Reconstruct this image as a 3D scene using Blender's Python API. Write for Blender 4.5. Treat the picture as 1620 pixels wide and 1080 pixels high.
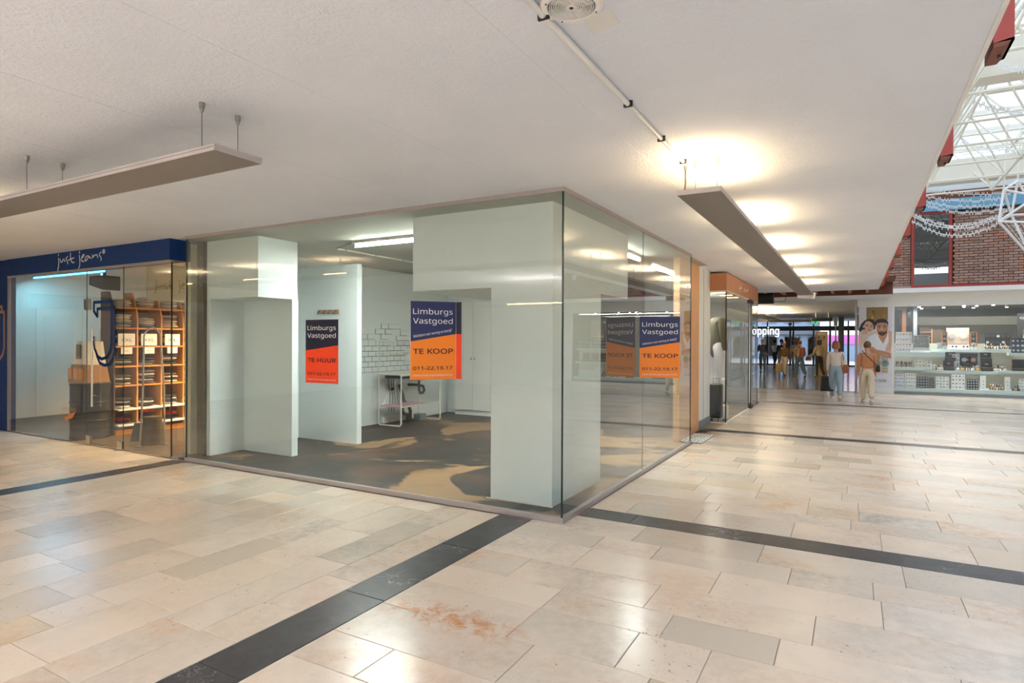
import bpy, bmesh, math, random
from mathutils import Vector, Matrix

scene = bpy.context.scene
for o in list(bpy.data.objects):
    bpy.data.objects.remove(o, do_unlink=True)
COL = scene.collection
random.seed(7)

# ------------------------------------------------------------------ camera
F_PX, EYE = 962.29, 1.6
YAW, PITCH, ROLL = math.radians(29.413), math.radians(-0.143), math.radians(0.2336)
fw = Vector((-math.sin(YAW) * math.cos(PITCH), math.cos(YAW) * math.cos(PITCH), math.sin(PITCH)))
rt0 = Vector((math.cos(YAW), math.sin(YAW), 0))
up0 = rt0.cross(fw)
rt = rt0 * math.cos(ROLL) + up0 * math.sin(ROLL)
up = up0 * math.cos(ROLL) - rt0 * math.sin(ROLL)
cam_d = bpy.data.cameras.new('camera')
cam_d.sensor_width = 36.0
cam_d.lens = 36.0 * F_PX / 1620.0
cam_d.clip_end = 300
cam = bpy.data.objects.new('camera', cam_d)
COL.objects.link(cam)
cam.matrix_world = Matrix(((rt.x, up.x, -fw.x, 0), (rt.y, up.y, -fw.y, 0), (rt.z, up.z, -fw.z, EYE), (0, 0, 0, 1)))
scene.camera = cam

# ------------------------------------------------------------------ view / world
scene.view_settings.view_transform = 'Standard'
scene.view_settings.look = 'None'
scene.view_settings.gamma = 1.0
scene.view_settings.use_curve_mapping = False
scene.view_settings.exposure = 2.32
scene.cycles.use_denoising = True
scene.cycles.max_bounces = 7
scene.cycles.diffuse_bounces = 4
scene.cycles.glossy_bounces = 3
scene.cycles.transparent_max_bounces = 14
scene.cycles.sample_clamp_indirect = 6.0
scene.cycles.caustics_reflective = False
scene.cycles.caustics_refractive = False

world = bpy.data.worlds.new('world')
scene.world = world
world.use_nodes = True
wn, wl = world.node_tree.nodes, world.node_tree.links
wbg = wn['Background']
wtc = wn.new('ShaderNodeTexCoord')
wno = wn.new('ShaderNodeTexNoise'); wno.inputs['Scale'].default_value = 3.0; wno.inputs['Detail'].default_value = 4.0
wrp = wn.new('ShaderNodeValToRGB')
wrp.color_ramp.elements[0].position = 0.35; wrp.color_ramp.elements[0].color = (0.72, 0.83, 0.97, 1)
wrp.color_ramp.elements[1].position = 0.62; wrp.color_ramp.elements[1].color = (1.0, 1.0, 1.0, 1)
wl.new(wtc.outputs['Generated'], wno.inputs['Vector'])
wl.new(wno.outputs['Fac'], wrp.inputs['Fac'])
wl.new(wrp.outputs['Color'], wbg.inputs['Color'])
wbg.inputs['Strength'].default_value = 2.0

# ------------------------------------------------------------------ helpers
def lin(c):
    return tuple((x / 12.92 if x <= 0.04045 else ((x + 0.055) / 1.055) ** 2.4) for x in [v / 255 for v in c]) + (1,)

def at_y(x, y, Y):
    d = fw + rt * ((x - 810) / F_PX) - up * ((y - 540) / F_PX)
    return Vector((0, 0, EYE)) + d * (Y / d.y)

def at_x(x, y, X):
    d = fw + rt * ((x - 810) / F_PX) - up * ((y - 540) / F_PX)
    return Vector((0, 0, EYE)) + d * (X / d.x)

def at_z(x, y, z=0.0):
    d = fw + rt * ((x - 810) / F_PX) - up * ((y - 540) / F_PX)
    return Vector((0, 0, EYE)) + d * ((z - EYE) / d.z)

M = {}

def mat(name, rgb, rough=0.55, metal=0.0, vary=0.06, scale=8.0, bump=0.0, bscale=80.0, spec=0.5, emit=None, estr=0.0, coat=0.0):
    m = bpy.data.materials.new(name)
    m.use_nodes = True
    nt = m.node_tree; n, l = nt.nodes, nt.links
    b = n['Principled BSDF']
    tc = n.new('ShaderNodeTexCoord')
    no = n.new('ShaderNodeTexNoise'); no.inputs['Scale'].default_value = scale; no.inputs['Detail'].default_value = 5
    l.new(tc.outputs['Object'], no.inputs['Vector'])
    mx = n.new('ShaderNodeMix'); mx.data_type = 'RGBA'
    c = lin(rgb)
    mx.inputs['A'].default_value = tuple(v * (1 - vary) for v in c[:3]) + (1,)
    mx.inputs['B'].default_value = tuple(min(1, v * (1 + vary)) for v in c[:3]) + (1,)
    l.new(no.outputs['Fac'], mx.inputs['Factor'])
    l.new(mx.outputs['Result'], b.inputs['Base Color'])
    b.inputs['Roughness'].default_value = rough
    b.inputs['Metallic'].default_value = metal
    b.inputs['Specular IOR Level'].default_value = spec
    if coat:
        b.inputs['Coat Weight'].default_value = coat
    if bump:
        n2 = n.new('ShaderNodeTexNoise'); n2.inputs['Scale'].default_value = bscale; n2.inputs['Detail'].default_value = 3
        l.new(tc.outputs['Object'], n2.inputs['Vector'])
        bp = n.new('ShaderNodeBump'); bp.inputs['Strength'].default_value = bump; bp.inputs['Distance'].default_value = 0.01
        l.new(n2.outputs['Fac'], bp.inputs['Height']); l.new(bp.outputs['Normal'], b.inputs['Normal'])
    if emit:
        b.inputs['Emission Color'].default_value = lin(emit)
        b.inputs['Emission Strength'].default_value = estr
    M[name] = m
    return m

def glass_mat(name, tint, gain=1.0, rough=0.0):
    m = bpy.data.materials.new(name)
    m.use_nodes = True
    nt = m.node_tree; n, l = nt.nodes, nt.links
    n.remove(n['Principled BSDF'])
    out = n['Material Output']
    tr = n.new('ShaderNodeBsdfTransparent'); tr.inputs['Color'].default_value = tint + (1,)
    gl = n.new('ShaderNodeBsdfGlossy'); gl.inputs['Roughness'].default_value = rough; gl.inputs['Color'].default_value = (1, 1, 1, 1)
    fr = n.new('ShaderNodeFresnel'); fr.inputs['IOR'].default_value = 1.52
    ge = n.new('ShaderNodeNewGeometry')
    a = n.new('ShaderNodeMath'); a.operation = 'ADD'; a.inputs[1].default_value = 1.0
    d = n.new('ShaderNodeMath'); d.operation = 'DIVIDE'
    k = n.new('ShaderNodeMath'); k.operation = 'MULTIPLY'; k.inputs[1].default_value = 2.0 * gain
    s = n.new('ShaderNodeMath'); s.operation = 'SUBTRACT'; s.inputs[0].default_value = 1.0
    p = n.new('ShaderNodeMath'); p.operation = 'MULTIPLY'; p.use_clamp = True
    l.new(fr.outputs[0], a.inputs[0]); l.new(fr.outputs[0], k.inputs[0])
    l.new(k.outputs[0], d.inputs[0]); l.new(a.outputs[0], d.inputs[1])
    l.new(ge.outputs['Backfacing'], s.inputs[1])
    l.new(d.outputs[0], p.inputs[0]); l.new(s.outputs[0], p.inputs[1])
    mx = n.new('ShaderNodeMixShader')
    l.new(p.outputs[0], mx.inputs['Fac']); l.new(tr.outputs[0], mx.inputs[1]); l.new(gl.outputs[0], mx.inputs[2])
    l.new(mx.outputs[0], out.inputs['Surface'])
    M[name] = m
    return m

ORG = {}

def tag(o, label=None, cat=None, group=None, kind=None):
    if label: o['label'] = label
    if cat: o['category'] = cat
    if group: o['group'] = group
    if kind: o['kind'] = kind
    return o

def empty(name, loc, label=None, cat=None, group=None, kind=None):
    o = bpy.data.objects.new(name, None)
    COL.objects.link(o)
    o.location = loc
    o.empty_display_size = 0.1
    ORG[o.name] = Vector(loc)
    return tag(o, label, cat, group, kind)

class MB:
    def __init__(s):
        s.v, s.f = [], []
    def add(s, vs, fs):
        n = len(s.v)
        s.v += [tuple(v) for v in vs]
        s.f += [tuple(i + n for i in f) for f in fs]
        return s
    def box(s, x0, x1, y0, y1, z0, z1):
        x0, x1 = min(x0, x1), max(x0, x1); y0, y1 = min(y0, y1), max(y0, y1); z0, z1 = min(z0, z1), max(z0, z1)
        return s.add([(x0, y0, z0), (x1, y0, z0), (x1, y1, z0), (x0, y1, z0), (x0, y0, z1), (x1, y0, z1), (x1, y1, z1), (x0, y1, z1)],
                     [(0, 3, 2, 1), (4, 5, 6, 7), (0, 1, 5, 4), (1, 2, 6, 5), (2, 3, 7, 6), (3, 0, 4, 7)])
    def hexa(s, p):
        return s.add(p, [(0, 3, 2, 1), (4, 5, 6, 7), (0, 1, 5, 4), (1, 2, 6, 5), (2, 3, 7, 6), (3, 0, 4, 7)])
    def obox(s, c, size, R=None, bevel=0.0):
        R = R or Matrix.Identity(3)
        h = Vector(size) / 2
        pts = [Vector((a * h.x, b * h.y, d * h.z)) for d in (-1, 1) for a, b in ((-1, -1), (1, -1), (1, 1), (-1, 1))]
        return s.hexa([Vector(c) + R @ p for p in pts])
    def tube(s, pts, r, n=8, cap=True, closed=False):
        pts = [Vector(p) for p in pts]
        rr = r if isinstance(r, (list, tuple)) else [r] * len(pts)
        N = len(pts); base = len(s.v); prev = None
        for i, p in enumerate(pts):
            a = pts[i - 1] if (i > 0 or closed) else p
            b = pts[(i + 1) % N] if (i < N - 1 or closed) else p
            t = (b - a)
            t = t.normalized() if t.length > 1e-9 else Vector((0, 0, 1))
            if prev is None:
                ref = Vector((0, 0, 1)) if abs(t.z) < 0.9 else Vector((1, 0, 0))
                u = t.cross(ref).normalized()
            else:
                u = (prev - t * prev.dot(t))
                u = u.normalized() if u.length > 1e-6 else t.orthogonal().normalized()
            prev = u
            w = t.cross(u)
            for k in range(n):
                an = 2 * math.pi * k / n
                s.v.append(tuple(p + (u * math.cos(an) + w * math.sin(an)) * rr[i]))
        m = N if closed else N - 1
        for i in range(m):
            for k in range(n):
                a = base + i * n + k; b = base + i * n + (k + 1) % n
                c = base + ((i + 1) % N) * n + (k + 1) % n; d = base + ((i + 1) % N) * n + k
                s.f.append((a, b, c, d))
        if cap and not closed:
            s.f.append(tuple(base + k for k in reversed(range(n))))
            s.f.append(tuple(base + (N - 1) * n + k for k in range(n)))
        return s
    def lathe(s, prof, c, n=20, axis='z', cap=True):
        base = len(s.v); c = Vector(c)
        for r, h in prof:
            for k in range(n):
                a = 2 * math.pi * k / n
                q = (r * math.cos(a), r * math.sin(a), h)
                if axis == 'y': q = (q[0], h, q[1])
                if axis == 'x': q = (h, q[0], q[1])
                s.v.append(tuple(c + Vector(q)))
        for i in range(len(prof) - 1):
            for k in range(n):
                a = base + i * n + k; b = base + i * n + (k + 1) % n
                s.f.append((a, b, b + n, a + n))
        if cap:
            s.f.append(tuple(base + k for k in reversed(range(n))))
            s.f.append(tuple(base + (len(prof) - 1) * n + k for k in range(n)))
        return s
    def ell(s, c, r, n=12, m=8, z0=-1.0, z1=1.0):
        prof = []
        a0, a1 = math.asin(z0), math.asin(z1)
        base = len(s.v); c = Vector(c)
        for i in range(m + 1):
            a = a0 + (a1 - a0) * i / m
            for k in range(n):
                b = 2 * math.pi * k / n
                s.v.append((c.x + r[0] * math.cos(a) * math.cos(b), c.y + r[1] * math.cos(a) * math.sin(b), c.z + r[2] * math.sin(a)))
        for i in range(m):
            for k in range(n):
                p = base + i * n + k; q = base + i * n + (k + 1) % n
                s.f.append((p, q, q + n, p + n))
        s.f.append(tuple(base + k for k in reversed(range(n))))
        s.f.append(tuple(base + m * n + k for k in range(n)))
        return s
    def prism(s, poly, o, u, w, d):
        # poly in (u, w) plane at o, extruded by vector d
        o, u, w, d = Vector(o), Vector(u), Vector(w), Vector(d)
        n = len(poly)
        a = [o + u * p[0] + w * p[1] for p in poly]
        base = len(s.v)
        s.v += [tuple(p) for p in a] + [tuple(p + d) for p in a]
        s.f.append(tuple(base + i for i in reversed(range(n))))
        s.f.append(tuple(base + n + i for i in range(n)))
        for i in range(n):
            j = (i + 1) % n
            s.f.append((base + i, base + j, base + n + j, base + n + i))
        return s
    def ribbon(s, pts2, width, o, u, w, nrm, thick=0.002):
        o, u, w, nrm = Vector(o), Vector(u), Vector(w), Vector(nrm)
        P = [Vector((p[0], p[1])) for p in pts2]
        for i in range(len(P) - 1):
            d = P[i + 1] - P[i]
            if d.length < 1e-6: continue
            d.normalize(); q = Vector((-d.y, d.x)) * width / 2
            a, b = P[i] - d * width * .3, P[i + 1] + d * width * .3
            s.prism([tuple(a - q), tuple(b - q), tuple(b + q), tuple(a + q)], o, u, w, nrm * thick)
        return s
    def build(s, name, m, parent=None, smooth=False, fix=True):
        me = bpy.data.meshes.new(name)
        off = ORG.get(parent.name, Vector((0, 0, 0))) if parent else Vector((0, 0, 0))
        me.from_pydata([tuple(Vector(v) - off) for v in s.v], [], s.f)
        if fix:
            bm = bmesh.new(); bm.from_mesh(me)
            bmesh.ops.recalc_face_normals(bm, faces=bm.faces)
            bm.to_mesh(me); bm.free()
        if smooth:
            for p in me.polygons: p.use_smooth = True
            try:
                me.set_sharp_from_angle(angle=math.radians(40))
            except Exception:
                pass
        me.materials.append(M[m] if isinstance(m, str) else m)
        o = bpy.data.objects.new(name, me)
        COL.objects.link(o)
        if parent:
            o.parent = parent
            ORG[o.name] = off
        return o

def box(name, m, x0, x1, y0, y1, z0, z1, parent=None, label=None, cat=None, group=None, kind=None, bevel=0.0):
    o = MB().box(x0, x1, y0, y1, z0, z1).build(name, m, parent)
    if bevel:
        bv = o.modifiers.new('bevel', 'BEVEL'); bv.width = bevel; bv.segments = 2
    return tag(o, label, cat, group, kind)

def struct(o):
    o['kind'] = 'structure'
    return o

def text(parent, s, m, o, u, w, height=None, width=None, name='lettering', thick=0.0015, align='LEFT', shear=0.0, bold=0.0):
    """flat lettering: o = lower-left of the line, u = reading direction, w = up"""
    cu = bpy.data.curves.new('t', 'FONT')
    if FONT: cu.font = FONT
    cu.body = s; cu.size = 1.0; cu.resolution_u = 3; cu.shear = shear; cu.offset = bold
    ob = bpy.data.objects.new('t', cu)
    COL.objects.link(ob)
    dg = bpy.context.evaluated_depsgraph_get()
    me = bpy.data.meshes.new_from_object(ob.evaluated_get(dg))
    bpy.data.objects.remove(ob, do_unlink=True)
    xs = [v.co.x for v in me.vertices]; ys = [v.co.y for v in me.vertices]
    x0, x1, y0, y1 = min(xs), max(xs), min(ys), max(ys)
    sx = (width / (x1 - x0)) if width else None
    sy = (height / 0.73) if height else sx
    if sx is None: sx = sy
    o, u, w = Vector(o), Vector(u).normalized(), Vector(w).normalized()
    nrm = u.cross(w)
    off = ORG.get(parent.name, Vector((0, 0, 0))) if parent else Vector((0, 0, 0))
    shift = 0 if align == 'LEFT' else -(x1 - x0) * sx / 2
    for v in me.vertices:
        p = o + u * ((v.co.x - x0) * sx + shift) + w * (v.co.y * sy) + nrm * thick - off
        v.co = p
    # one object for each word
    bm = bmesh.new(); bm.from_mesh(me); bm.faces.ensure_lookup_table()
    proj = lambda v: (v.co + off - o).dot(u)
    isl, seen = [], set()
    for f in bm.faces:
        if f.index in seen: continue
        st_, grp = [f], []
        seen.add(f.index)
        while st_:
            q = st_.pop(); grp.append(q)
            for e_ in q.edges:
                for g_ in e_.link_faces:
                    if g_.index not in seen: seen.add(g_.index); st_.append(g_)
        xs_i = [proj(v) for q in grp for v in q.verts]
        isl.append((min(xs_i), max(xs_i), grp))
    isl.sort(key=lambda t: t[0])
    words = []
    for a0, a1, grp in isl:
        if words and a0 - words[-1][1] < 0.17 * sx: words[-1][1] = max(words[-1][1], a1); words[-1][2] += grp
        else: words.append([a0, a1, list(grp)])
    first = None
    for a0, a1, grp in words:
        idx = {}; vs = []; fs = []
        for q in grp:
            fc = []
            for v in q.verts:
                if v.index not in idx: idx[v.index] = len(vs); vs.append(tuple(v.co))
                fc.append(idx[v.index])
            fs.append(fc)
        m3 = bpy.data.meshes.new(name); m3.from_pydata(vs, [], fs); m3.materials.append(M[m])
        ob = bpy.data.objects.new(name, m3); COL.objects.link(ob)
        if parent: ob.parent = parent
        first = first or ob
    bm.free(); bpy.data.meshes.remove(me)
    return first

def area(name, loc, size, power, color, rot=(0, 0, 0), sizey=None, spread=None):
    d = bpy.data.lights.new(name, 'AREA')
    d.energy = power; d.color = color; d.size = size
    if sizey: d.shape = 'RECTANGLE'; d.size_y = sizey
    if spread: d.spread = spread
    o = bpy.data.objects.new(name, d); COL.objects.link(o)
    o.location = loc; o.rotation_euler = rot
    return o

def copy_tree(o, parent=None):
    c = o.copy(); COL.objects.link(c); c.parent = parent
    for ch in list(o.children): copy_tree(ch, c)
    return c

def offset_tree(o, d):
    o.location = Vector(o.location) + Vector(d)
    return o

FONT = None
try:                                        # Blender's own bundled sans serif
    FONT = bpy.data.fonts.load(bpy.utils.system_resource('DATAFILES', path='fonts') + '/NotoSansMath-Regular.woff2')
except Exception:
    FONT = None
X3, Y3, Z3 = Vector((1, 0, 0)), Vector((0, 1, 0)), Vector((0, 0, 1))
ZC = 2.937
# ------------------------------------------------------------------ materials
mat('plaster', (222, 228, 226), 0.7, vary=0.03, bump=0.05, bscale=60)
mat('plaster_white', (232, 234, 232), 0.65, vary=0.02, bump=0.04, bscale=60)
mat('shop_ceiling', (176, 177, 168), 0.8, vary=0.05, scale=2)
mat('trim_metal', (172, 162, 158), 0.35, metal=0.3, vary=0.03)
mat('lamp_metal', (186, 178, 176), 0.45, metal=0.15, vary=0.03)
mat('lamp_metal_shade', (132, 124, 118), 0.5, metal=0.1, vary=0.03)  # lamp metal darkened for the undersides, shade put into the colour
mat('steel', (170, 168, 162), 0.3, metal=0.9, vary=0.05)
mat('brushed', (190, 188, 184), 0.25, metal=0.95, vary=0.05)
mat('dark_steel', (52, 52, 54), 0.4, metal=0.4)
mat('black', (20, 20, 22), 0.45)
mat('dark_edge', (20, 45, 42), 0.2)
mat('white_paint', (236, 234, 228), 0.5, vary=0.03)
mat('cream_paint', (240, 232, 214), 0.5, vary=0.04)
mat('conduit', (226, 223, 220), 0.4, vary=0.03)
mat('blue_fascia', (6, 48, 106), 0.5, vary=0.08, spec=0.25)
mat('orange_wood', (224, 164, 108), 0.45, vary=0.1, scale=3)
mat('terracotta', (192, 126, 82), 0.4, vary=0.1, scale=3)
mat('grey_base', (132, 140, 144), 0.5)
mat('brown_wall', (84, 70, 54), 0.8, vary=0.25, scale=20, bump=0.3, bscale=50)
mat('red_paint', (168, 62, 52), 0.45, vary=0.06)
mat('brown_wood', (112, 62, 42), 0.6, vary=0.2, scale=6)
mat('joist_wood', (170, 130, 105), 0.6, vary=0.15)
mat('brick_mortar', (92, 74, 64), 0.9, vary=0.15, scale=30)
mat('blue_panel', (118, 170, 200), 0.5, vary=0.05)
mat('print_navy', (40, 48, 98), 0.4, vary=0.02)
mat('print_dark_navy', (16, 18, 48), 0.4, vary=0.02)
mat('print_orange', (255, 140, 36), 0.4, vary=0.02)
mat('print_red', (240, 66, 24), 0.4, vary=0.02)
mat('print_white', (245, 243, 240), 0.45, vary=0.01)
mat('print_maroon', (84, 36, 40), 0.45, vary=0.02)
mat('print_black', (30, 16, 22), 0.45, vary=0.02)
mat('card', (225, 225, 222), 0.6)
mat('tube_light', (255, 255, 255), 0.4, emit=(250, 255, 240), estr=14.0)
mat('warm_tube', (255, 230, 180), 0.4, emit=(255, 206, 130), estr=5.0)
mat('led_blue', (90, 190, 255), 0.4, emit=(60, 170, 255), estr=3.0)
mat('spot_light', (255, 255, 255), 0.4, emit=(255, 250, 240), estr=12.0)
mat('lit_letter', (250, 250, 250), 0.4, emit=(255, 255, 255), estr=0.8)
mat('asphalt', (84, 86, 90), 0.8)
glass_mat('glass', (0.955, 0.985, 0.972), 1.0)
glass_mat('glass_clear', (0.975, 0.988, 0.983), 1.0)
glass_mat('glass_dark', (0.10, 0.13, 0.14), 1.3)
glass_mat('glass_sky', (0.40, 0.43, 0.47), 0.3)

def stone_mat(name, dark=False):
    m = bpy.data.materials.new(name); m.use_nodes = True
    n, l = m.node_tree.nodes, m.node_tree.links
    b = n['Principled BSDF']
    ge = n.new('ShaderNodeNewGeometry'); oi = n.new('ShaderNodeObjectInfo')
    ad = n.new('ShaderNodeMath'); ad.operation = 'ADD'
    l.new(ge.outputs['Random Per Island'], ad.inputs[0]); l.new(oi.outputs['Random'], ad.inputs[1])
    frc = n.new('ShaderNodeMath'); frc.operation = 'FRACT'; l.new(ad.outputs[0], frc.inputs[0])
    sc = n.new('ShaderNodeMath'); sc.operation = 'MULTIPLY'; sc.inputs[1].default_value = 63.0
    l.new(frc.outputs[0], sc.inputs[0])
    va = n.new('ShaderNodeVectorMath'); va.operation = 'ADD'
    l.new(ge.outputs['Position'], va.inputs[0]); l.new(sc.outputs[0], va.inputs[1])
    def noise(scale, det=6, rough=0.6, dist=0.0, src=va):
        q = n.new('ShaderNodeTexNoise'); q.inputs['Scale'].default_value = scale; q.inputs['Detail'].default_value = det
        q.inputs['Roughness'].default_value = rough; q.inputs['Distortion'].default_value = dist
        l.new(src.outputs[0], q.inputs['Vector']); return q
    def ramp(src, stops):
        r = n.new('ShaderNodeValToRGB')
        while len(r.color_ramp.elements) < len(stops): r.color_ramp.elements.new(0.5)
        for e, (p, c) in zip(r.color_ramp.elements, stops): e.position = p; e.color = c
        l.new(src, r.inputs['Fac']); return r
    def mixc(f, a, bb, mode='MIX'):
        x = n.new('ShaderNodeMix'); x.data_type = 'RGBA'; x.blend_type = mode
        if isinstance(f, float): x.inputs['Factor'].default_value = f
        else: l.new(f, x.inputs['Factor'])
        for k, q in (('A', a), ('B', bb)):
            if isinstance(q, tuple): x.inputs[k].default_value = q
            else: l.new(q, x.inputs[k])
        return x.outputs['Result']
    if not dark:
        base = ramp(frc.outputs[0], [(0.0, lin((230, 211, 190))), (0.45, lin((236, 219, 200))), (0.66, lin((227, 212, 194))),
                                      (0.84, lin((218, 204, 186))), (0.93, lin((206, 193, 176))), (1.0, lin((234, 210, 178)))])
        wn_ = n.new('ShaderNodeTexWhiteNoise'); wn_.noise_dimensions = '1D'; l.new(sc.outputs[0], wn_.inputs['W'])
        sepc = n.new('ShaderNodeSeparateColor'); l.new(wn_.outputs['Color'], sepc.inputs[0])
        def mul(a_, b_):
            q = n.new('ShaderNodeMath'); q.operation = 'MULTIPLY'; l.new(a_, q.inputs[0])
            if isinstance(b_, float): q.inputs[1].default_value = b_
            else: l.new(b_, q.inputs[1])
            return q.outputs[0]
        cl = noise(1.5, 4, 0.5, 0.3)
        clr = ramp(cl.outputs['Fac'], [(0.36, (0, 0, 0, 1)), (0.78, (1, 1, 1, 1))])
        fine = noise(14, 6, 0.7, 0.2)
        fnr = ramp(fine.outputs['Fac'], [(0.35, (0.25, 0.25, 0.25, 1)), (0.75, (1, 1, 1, 1))])
        c1 = mixc(mul(mul(mul(clr.outputs['Color'], fnr.outputs['Color']), sepc.outputs[0]), 1.1), base.outputs['Color'], lin((150, 142, 134)))
        og = noise(1.3, 4, 0.55, 0.5)
        ogr = ramp(og.outputs['Fac'], [(0.48, (0, 0, 0, 1)), (0.78, (1, 1, 1, 1))])
        c2 = mixc(mul(mul(mul(ogr.outputs['Color'], fnr.outputs['Color']), sepc.outputs[1]), 1.25), c1, lin((212, 158, 100)))
        sp = noise(34, 5, 0.75)
        spr = ramp(sp.outputs['Fac'], [(0.60, (0, 0, 0, 1)), (0.68, (1, 1, 1, 1))])
        gate = noise(2.6, 3, 0.5)
        gtr = ramp(gate.outputs['Fac'], [(0.48, (0, 0, 0, 1)), (0.62, (1, 1, 1, 1))])
        c3 = mixc(mul(spr.outputs['Color'], gtr.outputs['Color']), c2, lin((140, 116, 94)))
        # a rusty stain of its own shape on the slabs right of the dark band
        sx = n.new('ShaderNodeMapping'); sx.vector_type = 'POINT'
        l.new(ge.outputs['Position'], sx.inputs['Vector'])
        sx.inputs['Location'].default_value = (2.02 / 0.62, -2.86 / 0.2, 0); sx.inputs['Scale'].default_value = (1 / 0.62, 1 / 0.20, 1)
        ln = n.new('ShaderNodeVectorMath'); ln.operation = 'LENGTH'; l.new(sx.outputs[0], ln.inputs[0])
        st = ramp(ln.outputs['Value'], [(0.3, (1, 1, 1, 1)), (1.0, (0, 0, 0, 1))])
        sn = noise(9, 8, 0.75, 0.8, ge)
        snr = ramp(sn.outputs['Fac'], [(0.46, (0, 0, 0, 1)), (0.64, (1, 1, 1, 1))])
        m2 = n.new('ShaderNodeMath'); m2.operation = 'MULTIPLY'
        l.new(st.outputs['Color'], m2.inputs[0]); l.new(snr.outputs['Color'], m2.inputs[1])
        c4 = mixc(m2.outputs[0], c3, lin((200, 124, 40)))
        l.new(c4, b.inputs['Base Color'])
        b.inputs['Roughness'].default_value = 0.24
        b.inputs['Specular IOR Level'].default_value = 0.55
    else:
        cl = noise(8, 8, 0.7, 0.4)
        c1 = ramp(cl.outputs['Fac'], [(0.3, lin((44, 42, 44))), (0.7, lin((72, 70, 72)))])
        ve = n.new('ShaderNodeTexVoronoi'); ve.feature = 'DISTANCE_TO_EDGE'; ve.inputs['Scale'].default_value = 2.3
        wv = noise(4, 4); 
        v2 = n.new('ShaderNodeVectorMath'); v2.operation = 'ADD'
        l.new(va.outputs[0], v2.inputs[0]); l.new(wv.outputs['Color'], v2.inputs[1])
        l.new(v2.outputs[0], ve.inputs['Vector'])
        vr = ramp(ve.outputs['Distance'], [(0.0, (1, 1, 1, 1)), (0.012, (0, 0, 0, 1))])
        gt = noise(1.5, 2); gr = ramp(gt.outputs['Fac'], [(0.53, (0, 0, 0, 1)), (0.6, (1, 1, 1, 1))])
        mm = n.new('ShaderNodeMath'); mm.operation = 'MULTIPLY'
        l.new(vr.outputs['Color'], mm.inputs[0]); l.new(gr.outputs['Color'], mm.inputs[1])
        l.new(mixc(mm.outputs[0], c1.outputs['Color'], lin((190, 188, 182))), b.inputs['Base Color'])
        b.inputs['Roughness'].default_value = 0.32
    M[name] = m

stone_mat('marble')
stone_mat('dark_stone', True)
mat('grout', (150, 132, 112), 0.8)

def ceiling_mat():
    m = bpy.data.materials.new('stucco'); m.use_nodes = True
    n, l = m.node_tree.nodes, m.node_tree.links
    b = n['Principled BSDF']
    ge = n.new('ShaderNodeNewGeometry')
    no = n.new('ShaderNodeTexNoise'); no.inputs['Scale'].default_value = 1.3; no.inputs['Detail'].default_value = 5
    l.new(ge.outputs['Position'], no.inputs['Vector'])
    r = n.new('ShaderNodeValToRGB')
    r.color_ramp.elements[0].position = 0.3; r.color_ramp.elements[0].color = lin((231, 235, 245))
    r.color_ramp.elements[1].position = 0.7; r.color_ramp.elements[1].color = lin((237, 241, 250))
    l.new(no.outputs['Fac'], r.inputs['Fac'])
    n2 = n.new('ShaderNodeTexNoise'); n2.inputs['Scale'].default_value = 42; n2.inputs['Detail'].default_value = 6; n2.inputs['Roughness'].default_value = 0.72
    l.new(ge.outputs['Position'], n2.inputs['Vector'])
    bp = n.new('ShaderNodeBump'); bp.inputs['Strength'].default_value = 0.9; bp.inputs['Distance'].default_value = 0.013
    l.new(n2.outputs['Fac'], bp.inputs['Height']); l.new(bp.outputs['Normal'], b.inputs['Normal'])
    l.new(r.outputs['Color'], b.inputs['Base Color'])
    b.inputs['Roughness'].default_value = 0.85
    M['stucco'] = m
ceiling_mat()

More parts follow.
